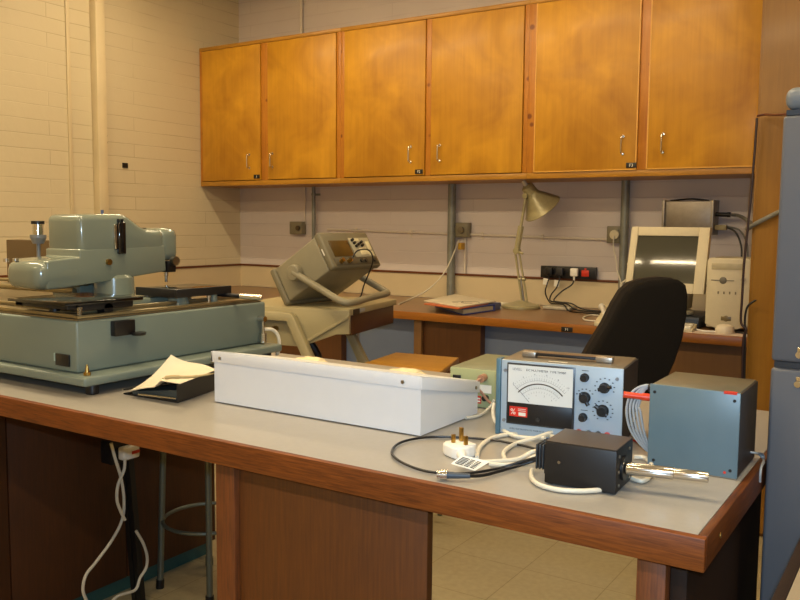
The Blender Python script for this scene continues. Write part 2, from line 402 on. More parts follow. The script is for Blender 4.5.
def wallbox(x0, x1, z0, z1, label, insert, mI):
    t = thing('wall_socket', label, 'socket')
    part('back_box', MB().box(x0, x1, YW-.048, YW-.001, z0, z1, .004), mat('grey_socket_enamel', '7e7760', .45), t)
    cx, cz = (x0+x1)/2+insert[0], (z0+z1)/2
    part('plate', MB().box(x0+.006, x1-.006, YW-.0525, YW-.0485, z0+.006, z1-.006, .002), MATS['grey_socket_enamel'], t)
    part('switch', MB().cyl((cx, YW-.053, cz), (cx, YW-.070, cz), insert[1], n=20, bev=.002), mI, t)
wallbox(-4.135, -4.01, 1.165, 1.26, 'grey metal wall socket box behind the oscilloscope, leftmost on the back wall', (.03, .018), mat('brown_knob', '4a3a22', .4))
wallbox(-2.712, -2.615, 1.165, 1.262, 'grey metal wall socket box beside the thick conduit behind the papers', (0, .022), mat('dull_knob', '6b604a', .4))
wallbox(-1.685, -1.605, 1.148, 1.248, 'grey wall socket with round cream plug, just left of the monitor conduit', (.012, .028), M_BEIGEPC)
single('cord_from_socket', MB().tube([(-1.632, YW-.075, 1.19), (-1.63, YW-.08, 1.12), (-1.61, YW-.085, 1.05), (-1.60, YW-.09, .99), (-1.575, YW-.1, .93), (-1.54, YW-.12, .85), (-1.53, YW-.16, .76)], .004), M_CREAM, 'cream flex hanging from the socket left of the monitor', 'cable')
single('wall_cable', MB().tube([at(459,240,y=4.84), at(450,262,y=4.83), at(441,277,y=4.80), at(426,291,y=4.75), at(408,300,z=.757), at(399,304,z=.757)], .0045), M_CREAM, 'cream flex looping from the middle wall socket down to the desk', 'cable')
single('cable_marker', MB().box(at(459,240,y=4.84).x-.012, at(459,240,y=4.84).x+.012, 4.848, 4.919, 1.085, 1.13, .002), mat('yellow_tag', 'c79a2c', .5), 'small yellow tag on the flex below the middle socket', 'tag')

# socket strip on the wall
t = thing('socket_strip', 'black four-way mains socket strip on the wall above the desk', 'socket strip')
part('housing', MB().box(-2.10, -1.742, YW-.05, YW-.027, .927, 1.0, .003), M_BLACK, t)
part('red_switch', MB().box(-1.832, -1.785, YW-.056, YW-.0505, .943, .981, .002), M_RED, t, 'red switches')
part('red_neon', MB().box(-1.815, -1.802, YW-.056, YW-.0505, .983, .993, .001), M_RED, t)
for x in (-2.055, -1.985): part('socket_outlet', MB().cyl((x, YW-.0505, .964), (x, YW-.054, .964), .026, n=24, bev=.001), mat('dark_socket_face', '222226', .3), t)
def mains_plug(x, z, m, label):
    t = thing('mains_plug', label, 'plug')
    part('body', MB().box(x-.024, x+.024, YW-.083, YW-.057, z-.024, z+.026, .008, 3), m, t)
    part('cord_grip', MB().cyl((x, YW-.070, z-.022), (x, YW-.070, z-.05), .007, .005), m, t)
mains_plug(-2.035, .966, M_BLACK, 'black plug in the left outlet of the socket strip')
mains_plug(-1.965, .966, mat('dark_grey_plastic', '242428', .4), 'black plug in the second outlet of the socket strip')
mains_plug(-1.872, .966, M_WHITE, 'white mains plug in the wall socket strip')
for (x, z, l) in ((-2.055, .905, 'white paper tag hanging at the leftmost plug cord'), (-1.982, .897, 'white paper tag hanging at the second plug cord')):
    single('cord_tag', MB().hexa([(x-.018, YW-.072, z-.02), (x+.016, YW-.07, z-.024), (x+.016, YW-.0715, z-.024), (x-.018, YW-.0735, z-.02), (x-.014, YW-.072, z+.02), (x+.02, YW-.07, z+.014), (x+.02, YW-.0715, z+.014), (x-.014, YW-.0735, z+.02)]), M_LABELW, l, 'tag')
for pts, l in (([(-2.035, 4.85, .92), (-2.04, 4.83, .88), (-2.035, 4.80, .84), (-1.99, 4.74, .80), (-1.95, 4.70, .785), (-1.86, 4.66, .785), (-1.80, 4.60, .757), (-1.70, 4.56, .756), (-1.60, 4.55, .756)], 'black mains flex from the left plug of the strip to the desk'),
               ([(-1.965, 4.85, .92), (-1.975, 4.83, .87), (-1.995, 4.80, .83), (-1.985, 4.76, .795), (-1.92, 4.72, .79), (-1.85, 4.70, .785), (-1.78, 4.68, .757), (-1.58, 4.64, .756)], 'black mains flex from the second plug of the strip'),
               ([(-1.872, 4.85, .92), (-1.88, 4.83, .89), (-1.93, 4.80, .85), (-1.965, 4.77, .80), (-1.93, 4.76, .79), (-1.85, 4.76, .785), (-1.76, 4.74, .757), (-1.56, 4.72, .756)], 'black mains flex from the white plug of the strip')):
    single('mains_cable', MB().tube(pts, .0042), M_BLACK, l, 'cable')

# small white device tray under the cords
single('adaptor_box', MB().box(-1.99, -1.82, 4.655, 4.78, .751, .772, .006, 3), mat('pale_grey_plastic', 'aca592', .5), 'small flat pale grey adaptor box on the desk below the socket strip', 'adaptor')
single('coiled_flex', MB().tube([at(596,321,z=.755), at(585,320,z=.755), at(584,317,z=.755), at(592,315,z=.755), at(602,316,z=.757)], .004), M_CREAM, 'short cream flex curled on the desk left of the telephone', 'cable')

# ------------------------------------------------------------------ telephone
t = thing('telephone', 'cream desk telephone half hidden behind the black chair', 'telephone')
P = [at(594,326,z=.752), at(614,329,z=.752), at(626,316,z=.752), at(606,312,z=.752)]
part('base', MB().hexa([P[0], P[1], P[2], P[3], P[0]+Vector((0,0,.02)), P[1]+Vector((0,0,.02)), P[2]+Vector((0,0,.045)), P[3]+Vector((0,0,.045))], .004), M_BEIGEPC, t)
h0, h1 = P[3]+Vector((.03,-.16,.045)), P[0]+Vector((.045,.05,.034))
part('handset', MB().tube([h0, h0.lerp(h1,.25), h0.lerp(h1,.75), h1], [.020,.013,.012,.020], n=12, sub=4), M_WHITE, t)

# ------------------------------------------------------------------ anglepoise lamp
t = thing('desk_lamp', 'grey-green jointed desk lamp with conical shade on the desk', 'lamp')
LM = mat('lamp_hammered_enamel', 'a39a74', .3, .2, .06, 60, coat=.2)
YL = 4.65
bc = Vector((-2.125, YL, .751))
part('base', MB().lathe(bc, (0,0,1), [(0,.115),(.012,.115),(.02,.108),(.028,.07),(.04,.04),(.045,.02)]), LM, t)
j0 = at(524,303,y=YL); j1 = at(517,250,y=YL); j2 = at(521,226,y=YL); j3 = at(526,196,y=YL)
part('lower_arm', MB().tube([j0+Vector((-.012,0,0)), j1+Vector((-.012,0,-.01))], .007, sub=1).tube([j0+Vector((.022,0,0)), j1+Vector((.014,0,-.01))], .006, sub=1)
     .tube([j0.lerp(j1,.45)+Vector((-.014,0,0)), j0.lerp(j1,.45)+Vector((.03,0,0))], .01, sub=1), LM, t)
part('spring', MB().tube([j0+Vector((.004,-.008,0)), j0.lerp(j1,.5)+Vector((.004,-.008,0))], .006, sub=1), M_STEEL, t)
part('elbow_joint', MB().cyl(j1+Vector((0,-.02,-.005)), j1+Vector((0,.02,-.005)), .018).cyl(j1+Vector((.01,-.01,-.01)), j1+Vector((.045,-.01,-.02)), .007), LM, t)
part('upper_arm', MB().tube([j1, j2], .018, sub=1).tube([j2, j3], .009, sub=1), LM, t)
part('wrist_joint', MB().cyl(j3+Vector((-.0,-.018,0)), j3+Vector((0,.018,0)), .016), LM, t)
ax = (_r0*.60 + Vector((0,0,-.76)) + Vector((-.54,.84,0))*.22).normalized(); top = at(526,185,y=YL)
sh = part('shade', MB().lathe(top, ax, [(0,0),(0,.022),(.012,.037),(.070,.041),(.082,.050),(.178,.122),(.181,.122),(.178,.119),(.082,.046),(.02,.03),(.02,0)]), LM, t)
part('cap', MB().lathe(top, -ax, [(0,.014),(.03,.013),(.034,.009),(.034,0)]), M_CREAM, sh)

# ------------------------------------------------------------------ papers and binder on the desk
M_PAPER = mat('cream_paper', 'cfc4aa', .7, var=.02)
def slab(q, z0, z1, bev=.001):
    return MB().hexa([(p[0], p[1], z0) for p in q] + [(p[0], p[1], z1) for p in q], bev)
q = [tuple(at(463,315.5,z=.751)[:2]), tuple(at(494,311,z=.751)[:2]), (-2.20, 4.52), (-2.56, 4.36)]
t = thing('ring_binder', 'blue ring binder lying under the papers on the desk', 'binder')
part('cover', slab(q, .751, .757).hexa([(p[0], p[1], .783) for p in q]+[(p[0], p[1], .789) for p in q]), mat('blue_binder', '2f3f86', .4), t)
part('spine', MB().hexa([(q[1][0]-.006, q[1][1], .751), (q[1][0]+.004, q[1][1], .751), (q[2][0]+.004, q[2][1], .751), (q[2][0]-.006, q[2][1], .751), (q[1][0]-.006, q[1][1], .789), (q[1][0]+.004, q[1][1], .789), (q[2][0]+.004, q[2][1], .789), (q[2][0]-.006, q[2][1], .789)]), MATS['blue_binder'], t)
q2 = [(p[0]*.96-2.30*.04, p[1]*.96+4.28*.04) for p in q]
part('pages', slab(q2, .7575, .7825), mat('page_block', 'b9b29c', .8), t)
q = [tuple(at(424,304.5,z=.79)[:2]), tuple(at(458,309.5,z=.79)[:2]), (-2.20, 4.36), (-2.50, 4.46)]
single('magazine', slab(q, .7895, .796), mat('orange_cover', 'c2663a', .4), 'orange-covered booklet between the blue binder and the top papers', 'booklet')
q = [tuple(at(460,307,z=.80)[:2]), tuple(at(496,301.5,z=.80)[:2]), tuple(at(455,294.5,z=.80)[:2]), tuple(at(424,301,z=.80)[:2])]
t = thing('loose_papers', 'cream printed papers lying on top of the blue binder', 'papers')
part('sheet', slab(q, .7965, .803), M_PAPER, t)
part('drawing', MB().tube([(-2.27+.05*math.cos(a), 4.27+.06*math.sin(a), .8033) for a in [i*.5 for i in range(12)]], .0012, sub=3, n=6).tube([(-2.34+.03*math.cos(a), 4.25+.04*math.sin(a), .8033) for a in [i*.6 for i in range(10)]], .001, sub=3, n=6), M_PRINT, t)
single('coiled_cable', MB().tube([(-2.22, 4.66, .765), (-2.28, 4.62, .768), (-2.34, 4.60, .762)], .012).tube([(-2.19, 4.50, .76), (-2.27, 4.56, .76), (-2.35, 4.62, .758)], .006), M_CREAM, 'coil of cream flex on the desk between the papers and the lamp', 'cable')

# ------------------------------------------------------------------ CRT monitor
t = thing('monitor', 'beige CRT computer monitor with dark screen on the desk', 'monitor')
o = Vector((-1.157, 4.20, 0)); ang = math.radians(2)
def L(x, y, z, o=o, ang=ang): return Vector((o.x + x*math.cos(ang)-y*math.sin(ang), o.y + x*math.sin(ang)+y*math.cos(ang), z))
w, z0, z1 = .193, .922, 1.246
zb = .03
TILT = -.31
def LT(x, y, z): return L(x, y + (z-z0)*math.tan(-TILT)*1.0, z)
bz = MB()
sx0, sx1, sz0, sz1 = -.157, .142, .970, 1.202
for (a, b, c, d) in ((-w, sx0, z0, z1), (sx1, w, z0, z1), (sx0, sx1, z0, sz0), (sx0, sx1, sz1, z1)):
    bz.hexa([LT(a, 0, c), LT(b, 0, c), LT(b, .05, c), LT(a, .05, c), LT(a, 0, d), LT(b, 0, d), LT(b, .05, d), LT(a, .05, d)], .003)
part('bezel', bz, M_BEIGEPC, t)
g = []
for i in range(9):
    row = []
    for j in range(9):
        u, v = i/8*2-1, j/8*2-1
        row.append(LT(sx0+(u+1)/2*(sx1-sx0), .016 - .012*(1-.5*(u*u+v*v)), sz0+(v+1)/2*(sz1-sz0)))
    g.append(row)
part('screen', MB().grid(g, .004), mat('crt_glass', '45453a', .08, 0, .02, coat=.6), t)
bk = MB().hexa([LT(-w+.004, .051, z0+.003), LT(w-.004, .051, z0+.003), LT(.12, .36, z0+.03), LT(-.12, .36, z0+.03), LT(-w+.004, .051, z1-.003), LT(w-.004, .051, z1-.003), LT(.12, .36, z1-.06), LT(-.12, .36, z1-.06)], .01)
part('rear_shell', bk, M_BEIGEPC, t)
part('stand', MB().hexa([L(-.09,.06,.83), L(.09,.06,.83), L(.09,.26,.83), L(-.09,.26,.83), L(-.11,.07,.912), L(.11,.07,.912), L(.1,.24,.93), L(-.1,.24,.93)], .006), M_BEIGEPC, t)
part('swivel_foot', MB().cyl(L(0,.14,.808), L(0,.14,.829), .12, n=32, bev=.006), M_BEIGEPC, t)
t = thing('base_box', 'dark blue-black flat base box under the monitor', 'box')
part('case', MB().box(-1.31, -.985, 4.23, 4.60, .751, .806, .006), mat('dark_blue_plastic', '2a3038', .4), t)
part('front_slot', MB().box(-1.05, -.99, 4.224, 4.2295, .77, .785), mat('blue_grey_plastic', '3f4a5a', .4), t)
# keyboard
t = thing('keyboard', 'beige computer keyboard on the desk right of the black chair', 'keyboard')
kd = Matrix.Translation((-1.17, 4.105, .751)) @ Matrix.Rotation(math.radians(5), 4, 'Z') @ Matrix.Rotation(math.radians(5), 4, 'X')
part('case', MB(kd).box(-.19, .19, -.055, .095, 0, .018, .004), M_BEIGEPC, t)
k0 = part('key_rows', MB(kd).box(-.18, -.18+.36, -.045, -.03, .0185, .025, .001), M_LABELW, t)
for j in range(1, 5): part('key_rows', MB(kd).box(-.18, .18, -.045+.022*j, -.028+.022*j, .0185, .027, .001), M_LABELW if j % 2 else mat('grey_keys', 'a89f88', .5), t)
# cup / mouse
t = thing('computer_mouse', 'small round cream mouse on the desk in front of the tower', 'mouse')
part('shell', MB().lathe((-.845, 4.14, .751), (0,0,1), [(0,.040),(.010,.043),(.024,.042),(.036,.034),(.042,.018),(.043,0)]), mat('cream_mouse_plastic', 'd8cdb4', .4), t)
single('mouse_mat', MB().box(-1.0, -.665, 4.05, 4.19, .7505, .7508+.001), mat('pinkish_white_mat', 'c9b7a8', .6), 'pale mat on the desk under the mouse', 'mat')
single('mouse_lead', MB().tube([(-.87, 4.13, .757), (-.93, 4.11, .757), (-.98, 4.16, .757), (-1.0, 4.24, .757)], .004), M_WHITE, 'white lead running from the mouse to the monitor', 'cable')
single('desk_lead', MB().tube([(-.80, 4.16, .757), (-.74, 4.14, .757), (-.70, 4.15, .757)], .004), M_BLACK, 'short black lead on the desk right of the mouse', 'cable')

# ------------------------------------------------------------------ PC tower
t = thing('computer_tower', 'beige mini tower computer on the desk beside the monitor', 'computer')
fr = frame((-.955, 4.245, .751), (1, .06, 0), (.06, -1, 0))
part('case', MB(fr).box(0, .195, .012, .345, -.38, -.001, .004), M_BEIGEPC, t)
prof = [(0,.03), (0,.338), (.012,.35), (.183,.35), (.195,.338), (.195,.03), (.15,.012), (.098,.006), (.045,.012)]
part('front_panel', MB(fr).prism([(x, y, 0) for x, y in prof], (0, 0, .03), .003), M_BEIGEPC, t)
part('drive_bay', MB(fr).box(.02, .165, .295, .325, .0302, .032, .001), mat('bay_plastic', 'b8ad8c', .5), t)
part('floppy_slot', MB(fr).box(.02, .125, .241, .245, .0302, .032).lathe((.075, .243, .0302), (0,0,1), [(0,.017),(.003,.012),(.003,0)]), mat('slot_grey', '6f6a5c', .5), t)
part('power_button', MB(fr).cyl((.165, .25, .0302), (.165, .25, .036), .011), mat('button_grey', 'b0a58c', .4), t)
for k in range(4): part('indicator', MB(fr).box(.052+.026*k, .058+.026*k, .178, .19, .0302, .0325), mat('indicator_brown', '7e7458', .5), t)
part('badge', MB(fr).lathe((.095, .06, .0302), (0,0,1), [(0,.014),(.002,.013),(.002,0)]).box(.072, .118, .05, .07, .0302, .0325, .004), mat('badge_brown', '6e5f3c', .3), t)
# aluminium interface box on the wall
t = thing('interface_box', 'silver-grey aluminium interface box on the wall behind the monitor', 'electronics box')
ab = mat('dull_aluminium', '9a9184', .4, .5, .08)
part('case', MB().box(-1.325, -1.078, 4.80, YW-.001, 1.235, 1.392, .003), ab, t)
part('end_flange', MB().box(-1.077, -1.062, 4.785, YW-.001, 1.205, 1.396, .002), ab, t)
part('end_flange', MB().box(-1.34, -1.326, 4.785, YW-.001, 1.205, 1.396, .002), ab, t)
part('rear_strap', MB().tube([(-1.31, 4.84, 1.3925), (-1.2, 4.84, 1.403), (-1.10, 4.84, 1.3925)], .005), M_BLACK, t)
single('power_lead', MB().cyl((-1.06, 4.84, 1.318), (-1.0, 4.84, 1.316), .012).cyl((-1.0, 4.84, 1.316), (-.985, 4.84, 1.316), .014), M_BLACK, 'black moulded connector on the right of the wall interface box', 'connector')
single('grey_cable', MB().tube([(-.98, 4.84, 1.316), (-.93, 4.82, 1.308), (-.80, 4.4, 1.27), at(747,229,y=3.68), at(756,223.5,y=3.545), at(779,212,y=3.545), at(800,203,y=3.54)], .009), M_GREY, 'grey cable running from the interface box across the tall cupboard', 'cable')
single('serial_plug', MB().box(-1.06, -1.0, 4.82, 4.86, 1.232, 1.26, .004), mat('tan_plug', 'a39468', .5), 'tan serial plug at the lower right of the interface box', 'connector')
single('signal_lead', MB().tube([(-.998, 4.84, 1.246), (-.955, 4.83, 1.225), (-.925, 4.82, 1.17), (-.91, 4.80, 1.10), (-.90, 4.72, .95)], .005), M_BLACK, 'black lead dropping from the interface box behind the tower', 'cable')
single('signal_lead', MB().tube([(-.998, 4.85, 1.250), (-.94, 4.85, 1.235), (-.90, 4.84, 1.18), (-.885, 4.83, 1.10), (-.88, 4.76, .95)], .005), M_GREY, 'grey lead dropping from the interface box behind the tower', 'cable')
yc = 3.52
single('hanging_cable', MB().tube([at(757,118,y=yc), at(754,160,y=yc), at(750,205,y=yc), at(747,235,y=yc), at(744,265,y=yc), at(742,300,y=yc), at(741,322,y=yc), at(746,330,y=yc), at(743,345,y=yc), at(742,420,y=yc)], .0048), mat('dark_red_flex', '33201c', .4), 'long dark flex hanging in front of the computer tower down past the desk', 'cable')
single('hanging_loop', MB().tube([at(756,300,y=yc), at(748,306,y=yc), at(745,318,y=yc), at(745,340,y=yc), at(744,400,y=yc)], .0042), M_BLACK, 'second black flex curving beside the tower at the cupboard edge', 'cable')
single('dark_red_cable', MB().tube([at(757,116,y=yc), at(765,114.5,y=yc), at(775,115,y=yc-.1), at(790,114,y=yc-.2)], .0045), mat('brown_red_flex', '5a2a1a', .4), 'short dark red flex crossing the tall cupboard to the grey cabinet', 'cable')
single('monitor_lead', MB().tube([(-1.36, 4.60, 1.07), (-1.43, 4.62, 1.08), (-1.47, 4.62, 1.04), (-1.44, 4.60, .98), (-1.50, 4.6, .92), (-1.45, 4.58, .84), (-1.4, 4.5, .757)], .005), M_CREAM, 'cream leads looping down behind the left side of the monitor', 'cable')

# ------------------------------------------------------------------ black office chair
t = thing('office_chair', 'black upholstered office chair in front of the computer', 'chair')
FB = mat('black_fabric', '0c0908', .9, var=.15, scale=400, bump=.3, spec=.2)
yb = 3.22
ol = [(586,366),(597,347),(610,326),(620,306),(628,293),(637,285),(650,281),(668,279),(680,280),(687,285),(689,296),(688,315),(684,338),(676,362),(668,380),(655,395),(630,400),(600,398),(588,385)]
pts = [at(a, b, y=yb+.10*(1-(b-280)/120)) for a, b in ol]
cen = sum(pts, Vector())/len(pts)
mb = MB()
n = len(pts); dirb = Vector((-.50, .80, 0)).normalized()
rings = []
for k, (s, d) in enumerate(((.86, -.004), (.95, .0), (.99, .012), (1.0, .03), (.97, .055), (.9, .068))):
    rings.append([mb.bm.verts.new(cen + (p-cen)*s + dirb*d) for p in pts])
fs = [mb.bm.faces.new(rings[0]), mb.bm.faces.new(rings[-1][::-1])]
for a, b in zip(rings, rings[1:]):
    for i in range(n): fs.append(mb.bm.faces.new((a[i], a[(i+1) % n], b[(i+1) % n], b[i])))
bmesh.ops.recalc_face_normals(mb.bm, faces=fs)
part('backrest', mb, FB, t)
mb = MB(); rr = [mb.bm.verts.new(cen + (p-cen)*1.0 + dirb*.068 + Vector((-.012, 0, .004))) for p in pts]; r2 = [mb.bm.verts.new(cen + (p-cen)*1.0 + dirb*.10 + Vector((-.018, 0, .004))) for p in pts]; r3 = [mb.bm.verts.new(cen + (p-cen)*.92 + dirb*.125 + Vector((-.018, 0, .002))) for p in pts]
fs = [mb.bm.faces.new(rr), mb.bm.faces.new(r3[::-1])]
for a, b in ((rr, r2), (r2, r3)):
    for i in range(n): fs.append(mb.bm.faces.new((a[i], a[(i+1) % n], b[(i+1) % n], b[i])))
bmesh.ops.recalc_face_normals(mb.bm, faces=fs)
part('back_cushion', mb, mat('black_cushion_fabric', '211a14', .8, var=.1, scale=300, spec=.3), t)
sc = Vector((-1.03, 3.55, .47))
part('seat', MB().box(sc.x-.23, sc.x+.23, sc.y-.23, sc.y+.22, .44, .51, .03, 3), FB, t)
part('back_bar', MB().tube([(sc.x, sc.y-.1, .43), (sc.x, sc.y-.24, .43), (sc.x+.02, sc.y-.27, .5), (cen.x, yb+.14, .74)], .018, sub=5), M_BLACKM, t)
part('gas_column', MB().cyl((sc.x, sc.y, .10), (sc.x, sc.y, .44), .025), M_BLACKM, t)
for k in range(5):
    a = k*2*PI/5+.3; e = Vector((sc.x+.27*math.cos(a), sc.y+.27*math.sin(a), .075))
    b = part('base_arm', MB().tube([(sc.x, sc.y, .12), e], [.022, .015], sub=1), M_BLACKM, t)
    part('caster', MB().cyl(e+Vector((-.02*math.sin(a), .02*math.cos(a), -.048)), e+Vector((.02*math.sin(a), -.02*math.cos(a), -.048)), .026), M_BLACK, b)

# ------------------------------------------------------------------ oscilloscope
t = thing('oscilloscope', 'grey digital oscilloscope tilted up on its carrying handle', 'oscilloscope')
ps, ti = math.radians(-3.25), math.radians(31.8)
nn = Vector((math.cos(ps)*math.cos(ti), math.sin(ps)*math.cos(ti), math.sin(ti))); ww = Vector((-math.sin(ps), math.cos(ps), 0)); uu = nn.cross(ww)
BL = Vector((-2.082, 2.734, 1.068)); SW, SH, SD = .32, .172, .33
S = Matrix((ww, uu, nn)).transposed().to_4x4(); S.translation = BL        # x across, y up the front, z out of the front
SC = mat('scope_grey_plastic', '878069', .5, var=.03); SCD = mat('scope_bezel_plastic', '6f6852', .5, var=.03)
part('case', MB(S).box(.006, SW-.006, .006, SH-.006, -SD+.03, -.035, .008, 3), SC, t)
part('front_bezel', MB(S).box(0, SW, 0, SH, -.034, .0, .01, 3), SCD, t)
part('rear_bumper', MB(S).box(0, SW, -.002, SH+.002, -SD-.005, -SD+.029, .012, 3), SCD, t)
part('side_slot', MB(S).box(-.0015, -.0002, .07, .10, -.022, -.016), M_LABELW, t)
part('screen', MB(S).box(.035, .16, .052, .128, .0005, .003, .001), mat('scope_screen_amber', '54401c', .25), t)
part('control_panel', MB(S).box(.17, .305, .046, .14, .0005, .0025, .001), mat('scope_panel_grey', 'a39c84', .5), t)
for (a, b, c, d) in ((.21, .26, .055, .088), (.262, .296, .05, .072), (.272, .296, .078, .12), (.20, .235, .122, .135)):
    part('button_block', MB(S).box(a, b, c, d, .0026, .005, .001), mat('pale_buttons', 'd6cba4', .5), t)
for (a, b) in ((.187, .127), (.193, .112), (.199, .098), (.216, .105), (.24, .115), (.24, .10)):
    part('knob', MB(S).cyl((a, b, .0026), (a, b, .014), .006, n=14), M_BLACKM, t)
part('connector_strip', MB(S).box(.02, .305, .01, .044, .0005, .002, .001), mat('scope_strip_dark', '4c4636', .5), t)
for a in (.055, .105):
    part('input_socket', MB(S).cyl((a, .027, .0022), (a, .027, .022), .009, n=16), M_BRASS, t)
for a in (.19, .22, .28): part('input_socket', MB(S).cyl((a, .027, .0022), (a, .027, .010), .008, n=16), mat('dark_socket', '33312a', .4), t)
hp = [Vector((-.02, .086, -.19)), Vector((SW+.02, .086, -.19))]
hw = [S @ v for v in hp]
tz = .915
foot = [at(344,303,y=2.70), at(388,293,y=3.10)]
part('handle', MB().tube([hw[0], hw[0].lerp(foot[0], .5), hw[0].lerp(foot[0], .93), foot[0]+Vector((.012,.04,0)), foot[0].lerp(foot[1], .5)+Vector((.008,0,0)), foot[1]+Vector((.012,-.04,0)), hw[1].lerp(foot[1], .93), hw[1].lerp(foot[1], .5), hw[1]], .015, n=14, sub=6), SC, t)
for s, sg in ((0, -1), (1, 1)):
    part('handle_hub', MB(S).cyl((hp[s].x-sg*.022, .086, -.19), (hp[s].x+sg*.012, .086, -.19), .034, n=28, bev=.006), SC, t)
single('probe_lead', MB().tube([S @ Vector((.105,.027,.024)), S @ Vector((.13,.05,.05)), S @ Vector((.19,.045,.06)), S @ Vector((.21,.0,.04)), at(364,285,y=3.0), at(360,297,y=2.98), at(350,300,y=2.95)], .003), M_BLACK, 'thin black probe lead hanging from the oscilloscope front', 'cable')

# ------------------------------------------------------------------ cream instrument trolley under the oscilloscope
t = thing('instrument_trolley', 'cream metal instrument trolley with slanting legs carrying the oscilloscope', 'trolley')
ya = math.radians(12)
K = Matrix.Translation((-2.06, 2.80, 0)) @ Matrix.Rotation(ya, 4, 'Z')     # local -x along the near edge, +y away
TZ = .893
part('top_plate', MB(K).box(-.56, .0, .0, .56, TZ-.028, TZ, .004), M_CREAMENAM, t)
part('drawer_box', MB(K).box(-.50, -.012, .06, .55, TZ-.115, TZ-.029, .002), W_PED, t)
part('side_cheek', MB(K).prism([(-.56,-.016,TZ-.001), (.012,-.016,TZ-.001), (.012,-.016,TZ-.10), (-.05,-.016,TZ-.105), (-.21,-.016,TZ-.165), (-.56,-.016,TZ-.165)], (0,.0155,0), .003), M_CREAMENAM, t)
part('cheek_ridge', MB(K).prism([(.012,-.026,TZ-.022), (.012,-.026,TZ-.034), (-.20,-.026,TZ-.158), (-.215,-.026,TZ-.150)], (0,.0095,0), .002), M_CREAMENAM, t)
def legframe(y, pts, thick=.035):
    part('leg', MB(K).prism([(a, y, b) for a, b in pts], (0, thick, 0), .004), M_CREAMENAM, t)
legframe(-.055, [(-.56,.873), (-.248,.873), (-.228,.86), (.20,.02), (.20,0), (.155,0), (-.262,.838), (-.56,.838)])
legframe(.30, [(-.50,TZ-.118), (-.135,TZ-.118), (-.118,TZ-.132), (.29,.02), (.29,0), (.24,0), (-.150,TZ-.150), (-.50,TZ-.150)])
part('cross_bar', MB(K).cyl((.15,-.018,.10), (.22,.298,.10), .012), M_BLACKM, t)
part('under_tube', MB(K).tube([(-.36,.2,.76),(-.28,.22,.70),(-.25,.24,.60),(-.27,.25,.40)], .018), M_BLACKM, t)
part('stay_rod', MB(K).cyl((-.13,.40,.30), (-.13,.40,.776), .006), M_STEEL, t)
part('side_knob', MB(K).cyl((-.33,-.017,.80), (-.33,-.040,.80), .012), M_BRASS, t)
part('catch_plate', MB(K).box(.0002, .004, .05, .11, TZ-.026, TZ-.004), mat('dark_brown_catch', '3c2a16', .5), t)
part('label_plate', MB(K).box(.0002, .003, .12, .17, TZ-.02, TZ-.006), mat('pale_blue_label', 'a5a7a8', .5), t)
# ------------------------------------------------------------------ wooden-topped stool
t = thing('wooden_stool', 'stool with a square orange wooden seat between bench and desk', 'stool')
SQ = [Vector((-1.965, 2.76, 0)), Vector((-2.02, 3.10, 0)), Vector((-1.72, 3.14, 0)), Vector((-1.60, 2.76, 0))]
part('seat', MB().hexa([(p.x, p.y, .655) for p in SQ]+[(p.x, p.y, .682) for p in SQ], .006, 3), wood('stool_seat_wood', '94661e', 'b68634', .4, .6, 'X', .4), t)
sc = sum(SQ, Vector())/4
for p in SQ:
    d = (p-sc); a = sc + d*.55
    part('leg', MB().cyl((sc.x+d.x*.62, sc.y+d.y*.62, 0), (a.x, a.y, .654), .011), mat('grey_steel_tube', '555a50', .4, .7), t)
part('foot_ring', MB().tube([sc + (p-sc)*.594 + Vector((0,0,.25)) for p in SQ], .008, sub=1, closed=True), MATS['grey_steel_tube'], t)

# ================================================================== THE FRONT BENCH
ZB = .87
t = thing('lab_bench', 'long laboratory bench with pale laminate top and brown hardwood edging', 'bench')
part('worktop', MB().box(-3.0, -.2355, 1.050, 1.858, .835, ZB), M_LAM, t)
part('front_edge', MB().box(-3.0, -.223, 1.036, 1.0495, .828, ZB+.001, .002), W_EDGE, t)
part('side_edge', MB().box(-.235, -.223, 1.050, 1.858, .828, ZB+.001, .002), W_EDGEY, t)
part('corner_post', MB().box(at(216,530,y=1.066).x, at(234.5,530,y=1.066).x, 1.066, 1.11, 0, .834, .002), W_EDGE if False else wood('bench_post_wood', '48230a', '7c4216', .55, 3.5, 'Z', .2), t)
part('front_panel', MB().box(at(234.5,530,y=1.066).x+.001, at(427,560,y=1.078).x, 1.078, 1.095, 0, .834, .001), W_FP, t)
part('front_leg', MB().box(at(636,580,y=1.066).x, at(665.5,585,y=1.066).x, 1.066, 1.10, 0, .834, .002), MATS['bench_post_wood'], t)
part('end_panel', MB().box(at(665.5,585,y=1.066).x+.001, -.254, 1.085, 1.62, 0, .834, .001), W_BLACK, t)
part('side_screw', MB().cyl((-.2228, 1.12, .85), (-.2215, 1.12, .85), .004).cyl((-.2228, 1.52, .85), (-.2215, 1.52, .85), .004), M_BRASS, t)
# run of base cupboards below the left end
t = thing('base_cupboard', 'dark brown base cupboard under the left end of the bench with teal plinth', 'cupboard')
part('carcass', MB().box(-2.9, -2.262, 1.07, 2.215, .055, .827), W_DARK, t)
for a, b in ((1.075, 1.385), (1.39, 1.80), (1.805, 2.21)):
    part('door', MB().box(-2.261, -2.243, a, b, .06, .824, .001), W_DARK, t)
part('plinth', MB().box(-2.85, -2.275, 1.08, 2.2, 0, .054), mat('teal_plinth_vinyl', '2c5450', .5), t)

